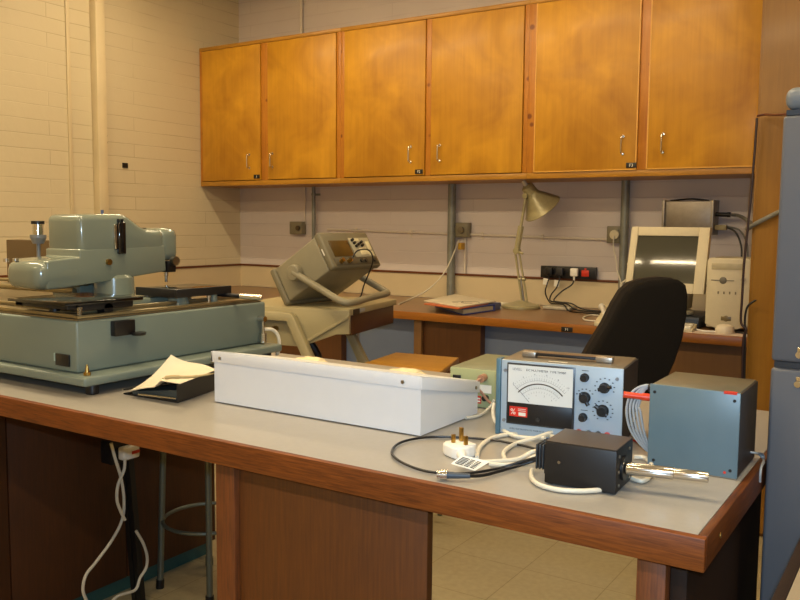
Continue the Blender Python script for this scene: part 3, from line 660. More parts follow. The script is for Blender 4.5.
# ------------------------------------------------------------------ metal stool under the bench
t = thing('metal_stool', 'grey steel stool with round foot ring under the bench', 'stool')
cx, cy = -2.075, 2.015; GS = mat('stool_steel', '6f7468', .4, .5)
df = Vector((cx, cy, 0)).normalized(); dr = Vector((df.y, -df.x, 0))
for v in (dr, -dr, df, -df):
    l = part('leg', MB().cyl((cx+v.x*.165, cy+v.y*.165, .012), (cx+v.x*.142, cy+v.y*.142, .64), .0105), GS, t)
    part('foot_cap', MB().cyl((cx+v.x*.166, cy+v.y*.166, 0), (cx+v.x*.165, cy+v.y*.165, .03), .014), M_BLACK, l)
part('foot_ring', MB().tube([(cx+.153*math.cos(a), cy+.153*math.sin(a), .235) for a in [i*PI/8 for i in range(16)]], .0065, sub=3, closed=True), GS, t)
part('seat', MB().cyl((cx, cy, .641), (cx, cy, .665), .16, n=36, bev=.006), wood('round_seat_wood', '6b4218', '84561f', .4), t)

# ------------------------------------------------------------------ black power post under the bench
t = thing('power_post', 'black metal power post standing under the bench', 'post')
part('post', MB().hexa([(-2.195,1.780,0),(-2.175,1.780,0),(-2.175,1.800,0),(-2.195,1.800,0),(-2.195,1.735,.60),(-2.175,1.735,.60),(-2.175,1.755,.60),(-2.195,1.755,.60)]).hexa([(-2.170,1.780,0),(-2.150,1.780,0),(-2.150,1.800,0),(-2.170,1.800,0),(-2.170,1.735,.60),(-2.150,1.735,.60),(-2.150,1.755,.60),(-2.170,1.755,.60)]), M_BLACKM, t)
part('bracket', MB().box(-2.20, -2.145, 1.760, 1.79, .60, .834, .002).box(-2.195, -2.15, 1.745, 1.7595, .6005, .834, .002), M_BLACKM, t)
pa = at(108, 452, x=-2.18)
part('socket_box', MB().box(-2.20, -2.145, 1.675, 1.759, pa.z-.035, pa.z+.04, .003), M_BLACK, t)
t = thing('mains_plug', 'white mains plug in the black socket box under the bench', 'plug')
pc = at(129, 452, x=-2.13)
part('body', MB().box(-2.143, -2.112, pc.y-.034, pc.y+.03, pc.z-.02, pc.z+.022, .007, 3), M_WHITE, t)
part('red_mark', MB().box(-2.1118, -2.1105, pc.y-.004, pc.y+.026, pc.z-.004, pc.z+.006, .0004), M_RED, t, 'small red mark')
def px_tube(pp, x, r): return MB().tube([at(a, b, x=x) for a, b in pp], r)
single('mains_cable', px_tube([(111,443),(115,458),(121,478),(124,500),(122,520),(112,540),(96,562),(86,575),(83,590),(88,603),(96,612)], -2.115, .0048), M_CREAM, 'white flex hanging in a long curve left of the power post', 'cable')
single('mains_cable', px_tube([(125,459),(124,470),(118,485),(117,500),(121,512),(125,520)], -2.10, .0048), M_CREAM, 'short white flex twisting down from the plug on the power post', 'cable')
single('mains_cable', px_tube([(136,531),(143,543),(147,556),(146,568),(140,578),(135,590),(118,596),(108,606)], -2.135, .0048), M_CREAM, 'white flex looping out to the right of the power post', 'cable')

# ================================================================== MEASURING MACHINE
t = thing('measuring_machine', 'large pale green optical measuring machine at the left end of the bench', 'measuring machine')
bx = -1.585
part('base_housing', MB().box(-2.75, bx, 1.152, 1.765, .915, 1.030, .006, 3), M_TEALD, t)
part('base_plate', MB().box(-2.79, -1.532, 1.130, 1.775, .893, .914, .006, 3), M_TEALD, t)
for (x, y) in ((-1.56, 1.17), (-1.57, 1.75), (-2.7, 1.17), (-2.7, 1.75)):
    part('foot', MB().cyl((x, y, ZB), (x, y, .893), .014, n=18, bev=.002), M_BLACK, t)
part('levelling_screw', MB().cyl((-1.556, 1.155, .9145), (-1.556, 1.155, .921), .008).cyl((-1.556, 1.155, .921), (-1.556, 1.155, .938), .005, .002), M_BRASS, t)
trimm = mat('machined_deck_metal', '9a8c68', .3, .7, .08)
part('deck', MB().box(-2.745, bx-.004, 1.158, 1.75, 1.0305, 1.034), mat('deck_brown_metal', '776a4e', .35, .5, .1), t)
part('deck_rail', MB().box(bx-.022, bx-.006, 1.16, 1.745, 1.0345, 1.042, .002), trimm, t)
part('deck_rail', MB().box(bx-.055, bx-.042, 1.20, 1.745, 1.040, 1.050, .002), trimm, t)
part('deck_rail', MB().box(-2.74, bx-.024, 1.162, 1.178, 1.0345, 1.044, .002), trimm, t)
part('deck_rail', MB().box(-2.74, bx-.07, 1.20, 1.212, 1.042, 1.052, .002), trimm, t)
il, ih = at(56,353,y=1.15), at(70,367,y=1.15)
part('mains_inlet', MB().box(il.x, ih.x, 1.147, 1.1515, ih.z, il.z, .0015), M_BLACK, t, 'black mains inlet socket')
part('inlet_surround', MB().box(il.x-.008, il.x-.0005, 1.149, 1.1515, ih.z+.008, il.z, .001), mat('pale_blue_enamel', '93b0b0', .4), t)
b0, b1 = at(110,321,x=bx), at(134,333,x=bx)
part('side_clamp', MB().box(bx+.0005, bx+.018, b0.y, b1.y-.01, b1.z, b0.z, .002).lathe((bx+.022, b1.y-.005, b1.z+.004), (0,0,-1), [(0,.018),(.006,.016),(.008,0)]), M_BLACK, t, 'black clamp on the side')
for i, (px, py) in enumerate(((115,317), (99,318), (63,321), (224,302), (147,300))):
    q = at(px, py, z=1.046); q.x = min(q.x, bx-.014); q.y = max(q.y, 1.170)
    part('adjusting_screw', MB().cyl((q.x, q.y, 1.0345), (q.x, q.y, 1.056), .004, n=12).cyl((q.x, q.y, 1.056), (q.x, q.y, 1.060), .006, n=12), M_CHROME, t)
# centre pedestal and column
part('pedestal_block', MB().box(-1.93, -1.70, 1.37, 1.60, 1.0345, 1.056, .006), M_TEAL, t)
part('column', MB().lathe((-1.865, 1.475, 1.0565), (0,0,1), [(0,.054),(.044,.052),(.052,.042),(.054,0)], 36), M_TEAL, t)
# overarm
arm = [(1.25,1.082),(1.25,1.150),(1.262,1.154),(1.344,1.158),(1.344,1.179),(1.62,1.185),(1.625,1.112),(1.45,1.096),(1.30,1.083)]
part('overarm', MB().prism([(-1.9695, y, z) for y, z in arm], (.142, 0, 0), .005, 3), M_TEAL, t)
part('arm_nose', MB().box(-1.968, -1.827, 1.225, 1.36, 1.080, 1.152, .026, 5), M_TEAL, t)
hous = [(1.347,1.160),(1.345,1.266),(1.49,1.270),(1.555,1.230),(1.622,1.228),(1.622,1.160)]
part('upper_housing', MB().prism([(-1.968, y, z) for y, z in hous], (.140, 0, 0), .018, 4), M_TEAL, t)
part('head_casting', MB().box(-1.955, -1.840, 1.616, 1.685, 1.140, 1.232, .022, 5), M_TEAL, t)
part('nose_button', MB().cyl((-1.90, 1.19, 1.1495), (-1.90, 1.19, 1.158), .007, n=14), M_CHROME, t)
part('nose_button', MB().cyl((-1.90, 1.215, 1.1495), (-1.90, 1.215, 1.158), .007, n=14), M_CHROME, t)
part('nose_screw', MB().cyl((-1.87, 1.20, 1.1495), (-1.87, 1.20, 1.1525), .004, n=12), M_BLACKM, t)
xa = -1.828
gz0, gz1 = at(116,222,x=xa), at(124,254,x=xa)
w = part('side_window', MB().box(xa-.001, xa+.012, gz0.y, gz1.y, gz1.z, gz0.z, .004, 3), mat('black_gloss', '101012', .08, coat=.5), t, 'black glossy sight window with chrome edge')
part('chrome_edge', MB().box(xa-.001, xa+.007, gz0.y-.010, gz0.y-.0005, gz1.z+.012, gz0.z-.006, .003), M_CHROME, w)
part('prong', MB().box(xa, xa+.008, gz0.y+.002, gz0.y+.007, gz0.z, gz0.z+.008, .001).box(xa, xa+.008, gz1.y-.010, gz1.y-.005, gz0.z, gz0.z+.008, .001), M_BLACK, w)
q = at(108,262,x=xa); part('lock_knob', MB().cyl((xa-.002, q.y, q.z), (xa+.008, q.y, q.z), .008), M_BRASS, t)
part('probe_block', MB().box(-1.87, -1.832, 1.632, 1.664, 1.108, 1.139, .002), M_BLACK, t)
part('probe_knob', MB().cyl((-1.8315, 1.652, 1.140), (-1.817, 1.652, 1.140), .013), M_STEEL, t)
part('probe', MB().cyl((-1.85, 1.643, 1.1075), (-1.85, 1.643, 1.096), .006).cyl((-1.85, 1.643, 1.096), (-1.85, 1.643, 1.080), .0045), M_CHROME, t)
e = part('eyepiece', MB().cyl((-1.93, 1.305, 1.15), (-1.93, 1.305, 1.19), .006).cyl((-1.93, 1.305, 1.19), (-1.93, 1.305, 1.212), .016, .019), mat('grey_collar', '7d7f7e', .35), t) if False else None
ec = Vector((-2.045, 1.375, 0))
e = part('eyepiece', MB().cyl((ec.x, ec.y, 1.10), (ec.x, ec.y, 1.188), .005).cyl((ec.x, ec.y, 1.188), (ec.x, ec.y, 1.204), .014, .021).cyl((ec.x, ec.y, 1.204), (ec.x, ec.y, 1.212), .021), mat('grey_collar', '7d7f7e', .35), t)
part('lens_barrel', MB().cyl((ec.x, ec.y, 1.2125), (ec.x, ec.y, 1.240), .0135), M_CHROME, e)
part('cap', MB().cyl((ec.x, ec.y, 1.2405), (ec.x, ec.y, 1.249), .017), M_BLACK, e)
part('eyepiece_arm', MB().box(ec.x-.01, -1.992, ec.y-.01, ec.y+.01, 1.11, 1.125, .002), MATS['grey_collar'], t)
part('top_pip', MB().cyl((-1.90, 1.47, 1.268), (-1.90, 1.47, 1.28), .004), mat('blue_pip', '4a5a80', .4), t)
part('head_cap', MB().cyl((-1.90, 1.60, 1.2282), (-1.90, 1.60, 1.2325), .014), M_BLACK, t)
# specimen stages (black glass plates with frames)
glass = mat('black_stage_glass', '0c0a09', .1, coat=.2)
sl = part('left_stage', MB().box(-1.788, -1.577, 1.12, 1.33, 1.0665, 1.0735, .001), glass, t, 'black glass stage plate')
part('stage_bracket', MB().box(-1.79, -1.60, 1.14, 1.165, 1.056, 1.066, .002).box(-1.79, -1.76, 1.14, 1.32, 1.056, 1.066, .002).box(-1.64, -1.60, 1.17, 1.32, 1.050, 1.0655, .002), M_BLACKM, sl)
part('stage_knob', MB().cyl((-1.645, 1.25, 1.05), (-1.60, 1.25, 1.05), .013).cyl((-1.70, 1.18, 1.0445), (-1.70, 1.18, 1.055), .012), M_BLACK, sl)
sr = part('right_stage', MB().box(-1.748, -1.611, 1.466, 1.643, 1.062, 1.080, .002), glass, t, 'black glass stage plate')
part('stage_frame', MB().box(-1.610, -1.602, 1.455, 1.648, 1.060, 1.081, .001).box(-1.755, -1.6105, 1.455, 1.4655, 1.060, 1.081, .001), M_BLACKM, sr)
part('stage_support', MB().cyl((-1.645, 1.50, 1.0345), (-1.645, 1.50, 1.0615), .03, .024, n=28).cyl((-1.62, 1.60, 1.0345), (-1.62, 1.60, 1.0615), .010), M_TEAL, sr)
part('stage_arm', MB().cyl(at(208,293.5,z=1.058), at(240,296,z=1.055), .006), M_BLACKM, sr)
part('handle_rod', MB().cyl(at(240,296,z=1.055), at(262,297.5,z=1.052), .0072), M_CHROME, sr, 'chrome rod end')
part('left_slide_rail', MB().cyl((-2.55, 1.40, 1.06), (-1.93, 1.40, 1.065), .008).cyl((-2.55, 1.44, 1.075), (-1.93, 1.44, 1.08), .005), trimm, t)
part('back_column', MB().box(-2.06, -1.935, 1.42, 1.55, 1.0345, 1.085, .01), M_TEAL, t)
part('rear_fitting', MB().cyl((bx+.0005, 1.735, .985), (bx+.025, 1.735, .985), .008).cyl((bx+.012, 1.74, .945), (bx+.012, 1.74, .985), .005).cyl((bx+.012, 1.74, .918), (bx+.012, 1.74, .945), .010), M_CHROME, t)
part('hose', MB().tube([(bx+.012, 1.745, .955), (bx+.022, 1.765, .953), (bx+.03, 1.778, .940), (bx+.033, 1.784, .915), (bx+.024, 1.788, .885), (bx+.01, 1.80, .8785)], .005), M_CREAM, t, 'cream hose')
# brown boxes behind the machine
single('brown_board', MB().box(-2.87, -2.60, 1.80, 1.857, ZB+.001, 1.18, .002), mat('brown_board', '54401f', .8, var=.08, scale=6), 'flat brown board standing behind the measuring machine at the left edge', 'board')
single('wooden_block', MB().box(-2.598, -2.40, 1.805, 1.85, ZB+.001, 1.165, .002), wood('red_brown_wood', '8a4e1e', 'a5622a', .5), 'reddish wooden block standing behind the arm of the measuring machine', 'block')

# ------------------------------------------------------------------ lever arch file with papers
t = thing('lever_arch_file', 'black lever arch file lying on the bench beside the measuring machine', 'file')
A_, B_, C_ = Vector((-1.530, 1.085+.03, 0)), Vector((-1.334, 1.214, 0)), Vector((-1.262, 1.345, 0))
A_ = at(121,391,z=ZB); A_.z = 0; B_ = at(178,403.5,z=ZB); B_.z = 0
B_ += Vector((0, 0, 0)); C_ = at(222,388,z=ZB); C_.z = 0; D_ = A_ + (C_-B_)
D_ = Vector((-1.50, 1.32, 0)); A_ = Vector((-1.50, 1.205, 0))
qd = [A_, B_, C_, D_]
part('bottom_cover', MB().hexa([(p.x, p.y, ZB+.0005) for p in qd]+[(p.x, p.y, ZB+.0035) for p in qd], .001), M_BLACK, t)
top = [A_+Vector((0,0,.012)), B_+Vector((0,0,.046)), C_+Vector((0,0,.046)), D_+Vector((0,0,.020))]
part('top_cover', MB().hexa([(p.x, p.y, ZB+p.z-.003) for p in top]+[(p.x, p.y, ZB+p.z) for p in top], .001), M_BLACK, t)
nrm = (B_-C_).cross(Vector((0,0,1))).normalized()*.003
part('spine', MB().hexa([(B_.x, B_.y, ZB+.0036), (C_.x, C_.y, ZB+.0036), (C_.x+nrm.x, C_.y+nrm.y, ZB+.0036), (B_.x+nrm.x, B_.y+nrm.y, ZB+.0036), (B_.x, B_.y, ZB+.046), (C_.x, C_.y, ZB+.046), (C_.x+nrm.x, C_.y+nrm.y, ZB+.046), (B_.x+nrm.x, B_.y+nrm.y, ZB+.046)]), M_BLACK, t)
f = lambda p, k, z: (p.x*(1-k)+(B_.x+C_.x)/2*k, p.y*(1-k)+(B_.y+C_.y)/2*k, ZB+z)
pg = [A_.lerp(B_, .15)+Vector((0,.004,0)), B_.lerp(A_, .06)+Vector((0,.006,0)), C_.lerp(D_, .06), D_.lerp(C_, .1)]
part('metal_rail', MB().hexa([(p.x, p.y, ZB+.0037) for p in pg]+[(pg[0].x, pg[0].y, ZB+.010), (pg[1].x, pg[1].y, ZB+.026), (pg[2].x, pg[2].y, ZB+.026), (pg[3].x, pg[3].y, ZB+.010)]), mat('dark_pages', '39403e', .7), t)
part('steel_edge', MB().tube([A_.lerp(B_, .3)+Vector((0,-.001,ZB+.006)), B_+Vector((-.003,-.001,ZB+.010))], .0026, sub=1), M_CHROME, t, 'steel edge')
# loose sheet, curling up at its far corner
q0, q1, q2, q3 = at(130,391,y=1.19), at(171,355,x=-1.47), at(219,372,y=1.365), at(180,389.5,y=1.19)
g = []
for i in range(9):
    row = []
    for j in range(9):
        u, v = i/8, j/8
        p = (q0*(1-u)+q1*u)*(1-v) + (q3*(1-u)+q2*u)*v
        p.z -= .010*math.sin(PI*u)*(1-v) + .004*math.sin(2*PI*v)*u
        p.z += .006*math.sin(PI*v)*(1-u)
        p.z = max(p.z, ZB+.0475) if v > .5 else p.z
        row.append(p)
    g.append(row)
single('paper_sheet', MB().grid(g, .0012), M_PAPER, 'cream paper sheet curling up on top of the black lever arch file', 'paper')
q = [at(162,378.5,z=ZB+.062), at(172,377,z=ZB+.066), at(190,377,z=ZB+.062), at(205,375,z=ZB+.060), at(216,373,z=ZB+.060)]
single('paper_strip', MB().tube(q, [.001,.004,.003,.002,.001], n=8), mat('tan_paper', 'b09a6a', .7), 'narrow folded tan strip lying on the cream paper sheet', 'paper')

# ------------------------------------------------------------------ white metal box
t = thing('metal_box', 'long white sheet-metal box with sloping top in the middle of the bench', 'box')
WM = mat('white_enamel', 'dcdfe2', .35, var=.01)
x0, x1, y0, y1, zt0, zt1 = -1.279, -.768, 1.263, 1.482, .978, .936
th = .0025
bx_ = MB()
bx_.box(x0, x1, y0, y0+th, ZB+.002, zt0-.001)                                     # front
bx_.box(x0, x1, y1-th, y1, ZB+.002, zt1)
bx_.prism([(x1-th, y0+th, ZB+.002), (x1-th, y1-th, ZB+.002), (x1-th, y1-th, zt1), (x1-th, y0+th, zt0-.001)], (th, 0, 0))
bx_.prism([(x0, y0+th, ZB+.002), (x0, y1-th, ZB+.002), (x0, y1-th, zt1), (x0, y0+th, zt0-.001)], (th, 0, 0))
bx_.box(x0+th, x1-th, y0+th, y1-th, ZB+.002, ZB+.0045)
part('body', bx_, WM, t)
lp = MB()
h = .021
lp.box(x0-.005, x1+.0001, y0-.005, y0-.0002, zt0-h, zt0+.001, .0005)
lp.prism([(x1+.0002, y0-.005, zt0-h), (x1+.0002, y1, zt1-h), (x1+.0002, y1, zt1+.001), (x1+.0002, y0-.005, zt0+.001)], (.0046, 0, 0), .0006)
lp.prism([(x0-.005, y0-.005, zt0-h), (x0-.005, y1, zt1-h), (x0-.005, y1, zt1+.001), (x0-.005, y0-.005, zt0+.001)], (.0048, 0, 0), .0006)
part('lid_lip', lp, WM, t)
part('lid', MB().prism([(x0, y0-.004, zt0+.0012), (x0, y1, zt1+.0012), (x0, y1, zt1+.0028), (x0, y0-.004, zt0+.0028)], (x1-x0, 0, 0)), WM, t)
for x in (x0+.022, x1-.035): part('rivet', MB().cyl((x, y0-.0055, zt0-.011), (x, y0-.0075, zt0-.011), .0035, n=12), M_STEEL, t)
part('rivet', MB().cyl((x1+.0048, y1-.018, zt1-.008), (x1+.0065, y1-.018, zt1-.008), .0035, n=12), M_STEEL, t)
part('base_seam', MB().box(x0+.004, x1-.004, y0+.004, y1-.004, ZB+.0002, ZB+.0018), M_BLACKM, t)
# cream rounded handles behind the box
for (xa_, l) in ((-1.245, 'left of two cream rounded plastic grips lying behind the white box'), (-.975, 'right of two cream rounded plastic grips lying behind the white box')):
    mb = MB().tube([(xa_-.075, 1.545, .900), (xa_-.05, 1.545, .908), (xa_-.02, 1.545, .912), (xa_+.01, 1.545, .912), (xa_+.03, 1.545, .910), (xa_+.042, 1.545, .906), (xa_+.047, 1.545, .903)], [.008,.014,.019,.022,.023,.020,.012,.004], n=18, sub=6)
    mb.box(xa_-.05, xa_+.03, 1.53, 1.56, ZB+.0005, .905, .005)
    single('plastic_grip', mb, mat('cream_grip_plastic', 'd8c79c', .45), l, 'grip')

# ------------------------------------------------------------------ pale green instrument box
t = thing('instrument_box', 'small pale green electronic instrument behind the white box', 'instrument')
GC = mat('pale_green_enamel', '9fa57a', .45, var=.03)
GM = frame((-.859, 1.529, ZB), (1, .10, 0), (.10, -1, 0))
gw, gh, gd = .20, .082, .205
part('cover', MB(GM).box(0, gw, .004, gh, -gd, -.003, .003), mat('grey_green_hammered', '767c64', .4, .2, .06), t)
part('front_panel', MB(GM).box(.001, gw-.001, .002, gh-.001, -.0028, .0, .001), GC, t)
part('socket', MB(GM).box(.008, .026, .046, .066, .0003, .004, .001), M_BLACK, t)
part('label', MB(GM).box(.032, .056, .030, .042, .0003, .0008), M_LABELW, t)
part('label', MB(GM).box(.060, .094, .033, .050, .0003, .0008), M_LABELW, t)
part('nameplate', MB(GM).box(.040, .056, .0425, .046, .0003, .0012), mat('dark_teal', '1f4a44', .4), t)
r_ = part('warning_label', MB(GM).box(.056, .072, .010, .026, .0003, .0008), M_RED, t, 'red and white warning label')
part('warning_text', MB(GM).box(.058, .070, .013, .016, .0009, .0012).box(.058, .070, .019, .022, .0009, .0012), M_LABELW, r_)
part('knob', MB(GM).cyl((.083, .024, .0003), (.083, .024, .012), .006, n=16), M_BLACK, t)
for a in (.010, .19): part('foot', MB(GM).cyl((a+.006, -.0005+.0005, -.02), (a+.006, .004, -.02), .006), M_BLACK, t)
single('bnc_lead', MB(GM).cyl((.078, .066, .001), (.078, .066, .02), .008).tube([(.078,.066,.02), (.070,.060,.028), (.070,.050,.026), (.080,.038,.020), (.092,.022,.016), (.105,.01,.01)], .0028), mat('tan_red_lead', 'a5785c', .5), 'tan connector with pinkish lead on the pale green instrument', 'cable')

# ------------------------------------------------------------------ analogue multimeter
t = thing('multimeter', 'blue-grey bench multimeter with large white needle dial', 'meter')
MWd, MHt, MDp = .224, .137, .142
dx = Vector((.222, .029, 0)).normalized(); nf = Vector((.029, -.222, 0)).normalized()
MM = frame((-.665, 1.362, ZB+.002), dx, nf)
MC = mat('meter_case_grey', '6e675a', .4, .2, .05, coat=.1)
part('case', MB(MM).box(.003, MWd-.003, .003, MHt-.001, -MDp, -.004, .003), MC, t)
part('shaded_side', MB(MM).box(MWd-.0028, MWd-.0008, .004, MHt-.003, -MDp+.001, -.004), mat('navy_side_shade', '10131b', .6), t)  # navy sheet with the shade of the unlit side put into its colour
PB = mat('meter_panel_blue', 'a2b3c0', .4, var=.02)
part('front_panel', MB(MM).box(.006, MWd-.001, .001, MHt-.001, -.0038, 0, .0012), PB, t)
part('side_rail', MB(MM).box(-.003, .0055, -.001, MHt+.001, -.02, .003, .0015), mat('rail_blue', '4d7182', .35), t)
for (a, b) in ((.014, .117), (.013, .026), (.213, .118)): part('screw', MB(MM).cyl((a, b, .0002), (a, b, .0022), .0032, n=14), mat('dull_screw', '8a8f94', .5, .5), t)
u0, u1, v0, v1, vm = .021, .138, .024, .129, .061
fr_ = part('meter_frame', MB(MM).box(u0-.003, u1+.003, v0-.003, v1+.003, .0002, .004, .001), mat('meter_bezel', '33363a', .3), t)
part('dial', MB(MM).box(u0, u1, vm, v1, .0042, .0052), mat('dial_white', 'dfe2de', .3, var=.01), fr_)
part('lower_mask', MB(MM).box(u0, u1, v0, vm-.0003, .0042, .0062, .0005), M_BLACK, fr_)
part('zero_screw', MB(MM).cyl(((u0+u1)/2-.002, v0+.010, .0063), ((u0+u1)/2-.002, v0+.010, .008), .0035, n=14), mat('dark_screw', '2c2c2c', .3), fr_)
pc = Vector(((u0+u1)/2+.001, .044, 0))
def arc(r, a0, a1, th, z=.0054, n=24, sx=1.0):
    m_ = MB(MM); pts = []
    for i in range(n+1):
        a = math.radians(a0+(a1-a0)*i/n); pts.append((pc.x+r*sx*math.cos(a), pc.y+r*math.sin(a), z))
    return m_.tube(pts, th, sub=1, n=6)
part('mirror_arc', arc(.054, 138, 42, .0011), mat('arc_brown', '453c30', .4), fr_)
tk = MB(MM)
for r0__, r1__, step, wd in ((.060, .065, 4, .00018), (.068, .070, 4, .00018), (.046, .049, 5, .00018), (.038, .041, 7, .00018)):
    a = 44
    while a <= 136:
        ra = math.radians(a); c_, s_ = math.cos(ra), math.sin(ra)
        tk.tube([(pc.x+r0__*c_, pc.y+r0__*s_, .0053), (pc.x+r1__*c_, pc.y+r1__*s_, .0053)], wd, sub=1, n=4); a += step
part('scale_ticks', tk, mat('scale_grey', '77797a', .5), fr_)
for r in (.060, .046): part('scale_line', arc(r, 137, 43, .0002), MATS['scale_grey'], fr_)
for k, s in enumerate(('0', '2', '4', '6', '8', '10')):
    a = math.radians(134-88*k/5); text(s, .0042, MM @ Matrix.Translation((pc.x+.0715*math.cos(a), pc.y+.0715*math.sin(a)-.0015, .0053)), MATS['scale_grey'], fr_, align='CENTER', depth=.0001)
for k, s in enumerate(('0', '1', '2', '3')):
    a = math.radians(128-76*k/3); text(s, .0038, MM @ Matrix.Translation((pc.x+.0335*math.cos(a), pc.y+.0335*math.sin(a)-.001, .0053)), MATS['scale_grey'], fr_, align='CENTER', depth=.0001)
text('LEVELL', .0062, MM @ Matrix.Translation((u0+.008, v1-.0095, .0053)), MATS['scale_grey'], fr_, depth=.0001, xs=.9)
text('DC MULTIMETER  TYPE TM9BP', .0054, MM @ Matrix.Translation((u0+.033, v1-.0095, .0053)), M_PRINT, fr_, depth=.0001, xs=.98)
ndl = MB(MM).tube([(pc.x-.042, .087, .0058), (pc.x-.020, .064, .0058)], .0003, sub=1, n=5).tube([(pc.x-.050, .094, .0058), (pc.x-.041, .086, .0058)], .0002, sub=1, n=5)
part('needle', ndl, M_PRINT, fr_)
st = part('red_sticker', MB(MM).box(u0+.004, u0+.037, v0+.012, v0+.030, .0063, .0067), mat('sticker_red', 'd22f22', .4), fr_, 'red label with a percent sign')
text('%', .015, MM @ Matrix.Translation((u0+.0055, v0+.0155, .0068)), M_LABELW, st, depth=.0001, name='percent_sign')
part('sticker_panel', MB(MM).box(u0+.021, u0+.034, v0+.014, v0+.020, .0068, .0071).box(u0+.020, u0+.034, v0+.0225, v0+.0235, .0068, .0071).box(u0+.020, u0+.034, v0+.0255, v0+.0265, .0068, .0071), M_LABELW, st)
text('LEVELL ELECTRONICS LTD  MADE IN UK', .0036, MM @ Matrix.Translation((u0+.002, .0105, .0002)), M_PRINT, t, depth=.0001)
def knob(a, b, r, h, ang=None):
    k = part('knob', MB(MM).cyl((a, b, .0002), (a, b, .003), r*1.18, n=28).cyl((a, b, .003), (a, b, h), r, r*.88, n=28), M_BLACK, t)
    part('knob_cap', MB(MM).cyl((a, b, h+.0002), (a, b, h+.0008), r*.62, n=24), mat('knob_cap_grey', '24272a', .25), k)
    if ang is not None:
        c_, s_ = math.cos(ang), math.sin(ang)
        part('pointer', MB(MM).tube([(a-c_*r*1.3, b-s_*r*1.3, h*.55), (a+c_*r*1.7, b+s_*r*1.7, h*.55)], r*.42, sub=1, n=8), M_BLACK, k)
knob(.1575, .116, .0065, .013); knob(.1565, .046, .0065, .013)
knob(.192, .101, .0078, .014, .3); knob(.1585, .081, .0085, .014, -1.0); knob(.190, .061, .009, .014, 2.5)
dm = MB(MM)
for (a, b, n_, r, s0, s1) in ((.192, .101, 9, .0165, -20, 200), (.190, .061, 13, .017, -60, 240), (.1585, .081, 6, .015, 30, 160)):
    for i in range(n_):
        q = math.radians(s0+(s1-s0)*i/(n_-1)); x_, y_ = a+r*math.cos(q), b+r*math.sin(q)
        dm.box(x_-.0014, x_+.0014, y_-.0008, y_+.0008, .0002, .0005)
dm.box(.152, .164, .1275, .1285, .0002, .0005).box(.152, .164, .058, .059, .0002, .0005)
part('dial_markings', dm, M_PRINT, t)
for a, m_ in ((.150, M_RED), (.167, mat('grey_terminal', '3e4a50', .4)), (.1835, M_BLACK), (.199, M_RED)):
    part('terminal', MB(MM).cyl((a, .019, .0002), (a, .019, .016), .0058, n=18, bev=.001), m_, t)
hd = part('carrying_handle', MB(MM).box(.050, .178, MHt+.003, MHt+.008, -.062, -.046, .002), M_BLACK, t)
part('strap_face', MB(MM).box(.058, .168, MHt+.0082, MHt+.0088, -.060, -.047), mat('strap_brown', '6b5540', .4), hd)
for a, b in ((.030, .056), (.165, .195)): part('handle_cap', MB(MM).box(a, b, MHt-.0005, MHt+.010, -.064, -.044, .002), M_BRASS if False else mat('tinted_chrome', 'a3998a', .35, .7), hd)
part('top_label', MB(MM).box(.088, .122, MHt-.0008, MHt-.0002, -.020, -.014), M_PAPER, t)
for a in (.012, .20): part('foot', MB(MM).box(a, a+.012, -.002, .0028, -.11, -.012, .0005), M_BLACK, t)

# ------------------------------------------------------------------ blue-grey box with red probe
t = thing('control_box', 'blue-grey metal box at the right end of the bench', 'electronics box')
bdx = Vector((.134, -.023, 0)).normalized()
BB = frame((-.374, 1.312, ZB+.004), (1, 0, 0), (0, -1, 0))
bw, bh, bd = .131, .129, .138
part('cover', MB(BB).box(.0, bw, .0, bh, -bd, -.004, .002), mat('box_cover_hammer', '686658', .35, .25, .06), t)
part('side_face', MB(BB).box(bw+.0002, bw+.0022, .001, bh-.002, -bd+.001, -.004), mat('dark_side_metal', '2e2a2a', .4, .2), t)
part('front_panel', MB(BB).box(-.002, bw+.002, -.002, bh, -.0038, 0, .001), mat('box_front_blue', '5c727c', .38, var=.04, scale=20), t)
for (a, b) in ((.008, .008), (bw-.008, .010), (.006, bh-.012), (bw-.006, bh-.012)): part('screw', MB(BB).cyl((a, b, .0002), (a, b, .0015), .0024, n=12), M_BLACKM, t)
part('red_tape', MB(BB).box(bw-.022, bw-.003, bh-.003, bh+.0008, -.006, .0006), M_RED, t, 'strip of red tape')
part('red_dot', MB(BB).cyl((bw-.016, .006, .0002), (bw-.016, .006, .0006), .0022, n=12), M_RED, t)
part('base_rail', MB(BB).box(.0, bw, -.0038, -.0022, -.14, -.002), M_STEEL, t)
part('left_terminal', MB(BB).cyl((-.001, .052, -.05), (-.014, .052, -.05), .009), M_BRASS, t)
part('probe_socket', MB(BB).cyl((-.0005, .117, -.028), (-.012, .117, -.028), .006), M_BLACK, t)
lead = mat('pale_grey_lead', '9aa0a4', .45)
single('banana_plug', MB(BB).cyl((-.001, .103, -.02), (-.018, .104, -.014), .006).cyl((-.018, .104, -.014), (-.045, .106, -.004), .0048, .0052), mat('red_orange_plug', 'd8401f', .35), 'red banana plug sticking out of the left side of the blue-grey box', 'plug')
for k in range(5):
    d = k*.0055
    pts = [(-.002, .118, -.035), (-.018, .120-d*.3, -.028), (-.036+d*.5, .108-d, -.020), (-.043+d, .080, -.016), (-.036+d, .048, -.016), (-.020+d*.6, .024, -.022), (-.006, .010+d*.4, -.03)]
    single('grey_lead', MB(BB).tube(pts, .0021, n=8), lead, 'thin grey leads in a bunch left of the blue-grey box', 'cable', 'thin grey leads beside the blue-grey box')
single('red_lead', MB().tube([at(626,438,z=ZB+.003), at(635,441,z=ZB+.003), at(646,446,z=ZB+.003)], .0017, n=8), M_RED, 'thin red lead on the bench between meter and blue-grey box', 'cable')
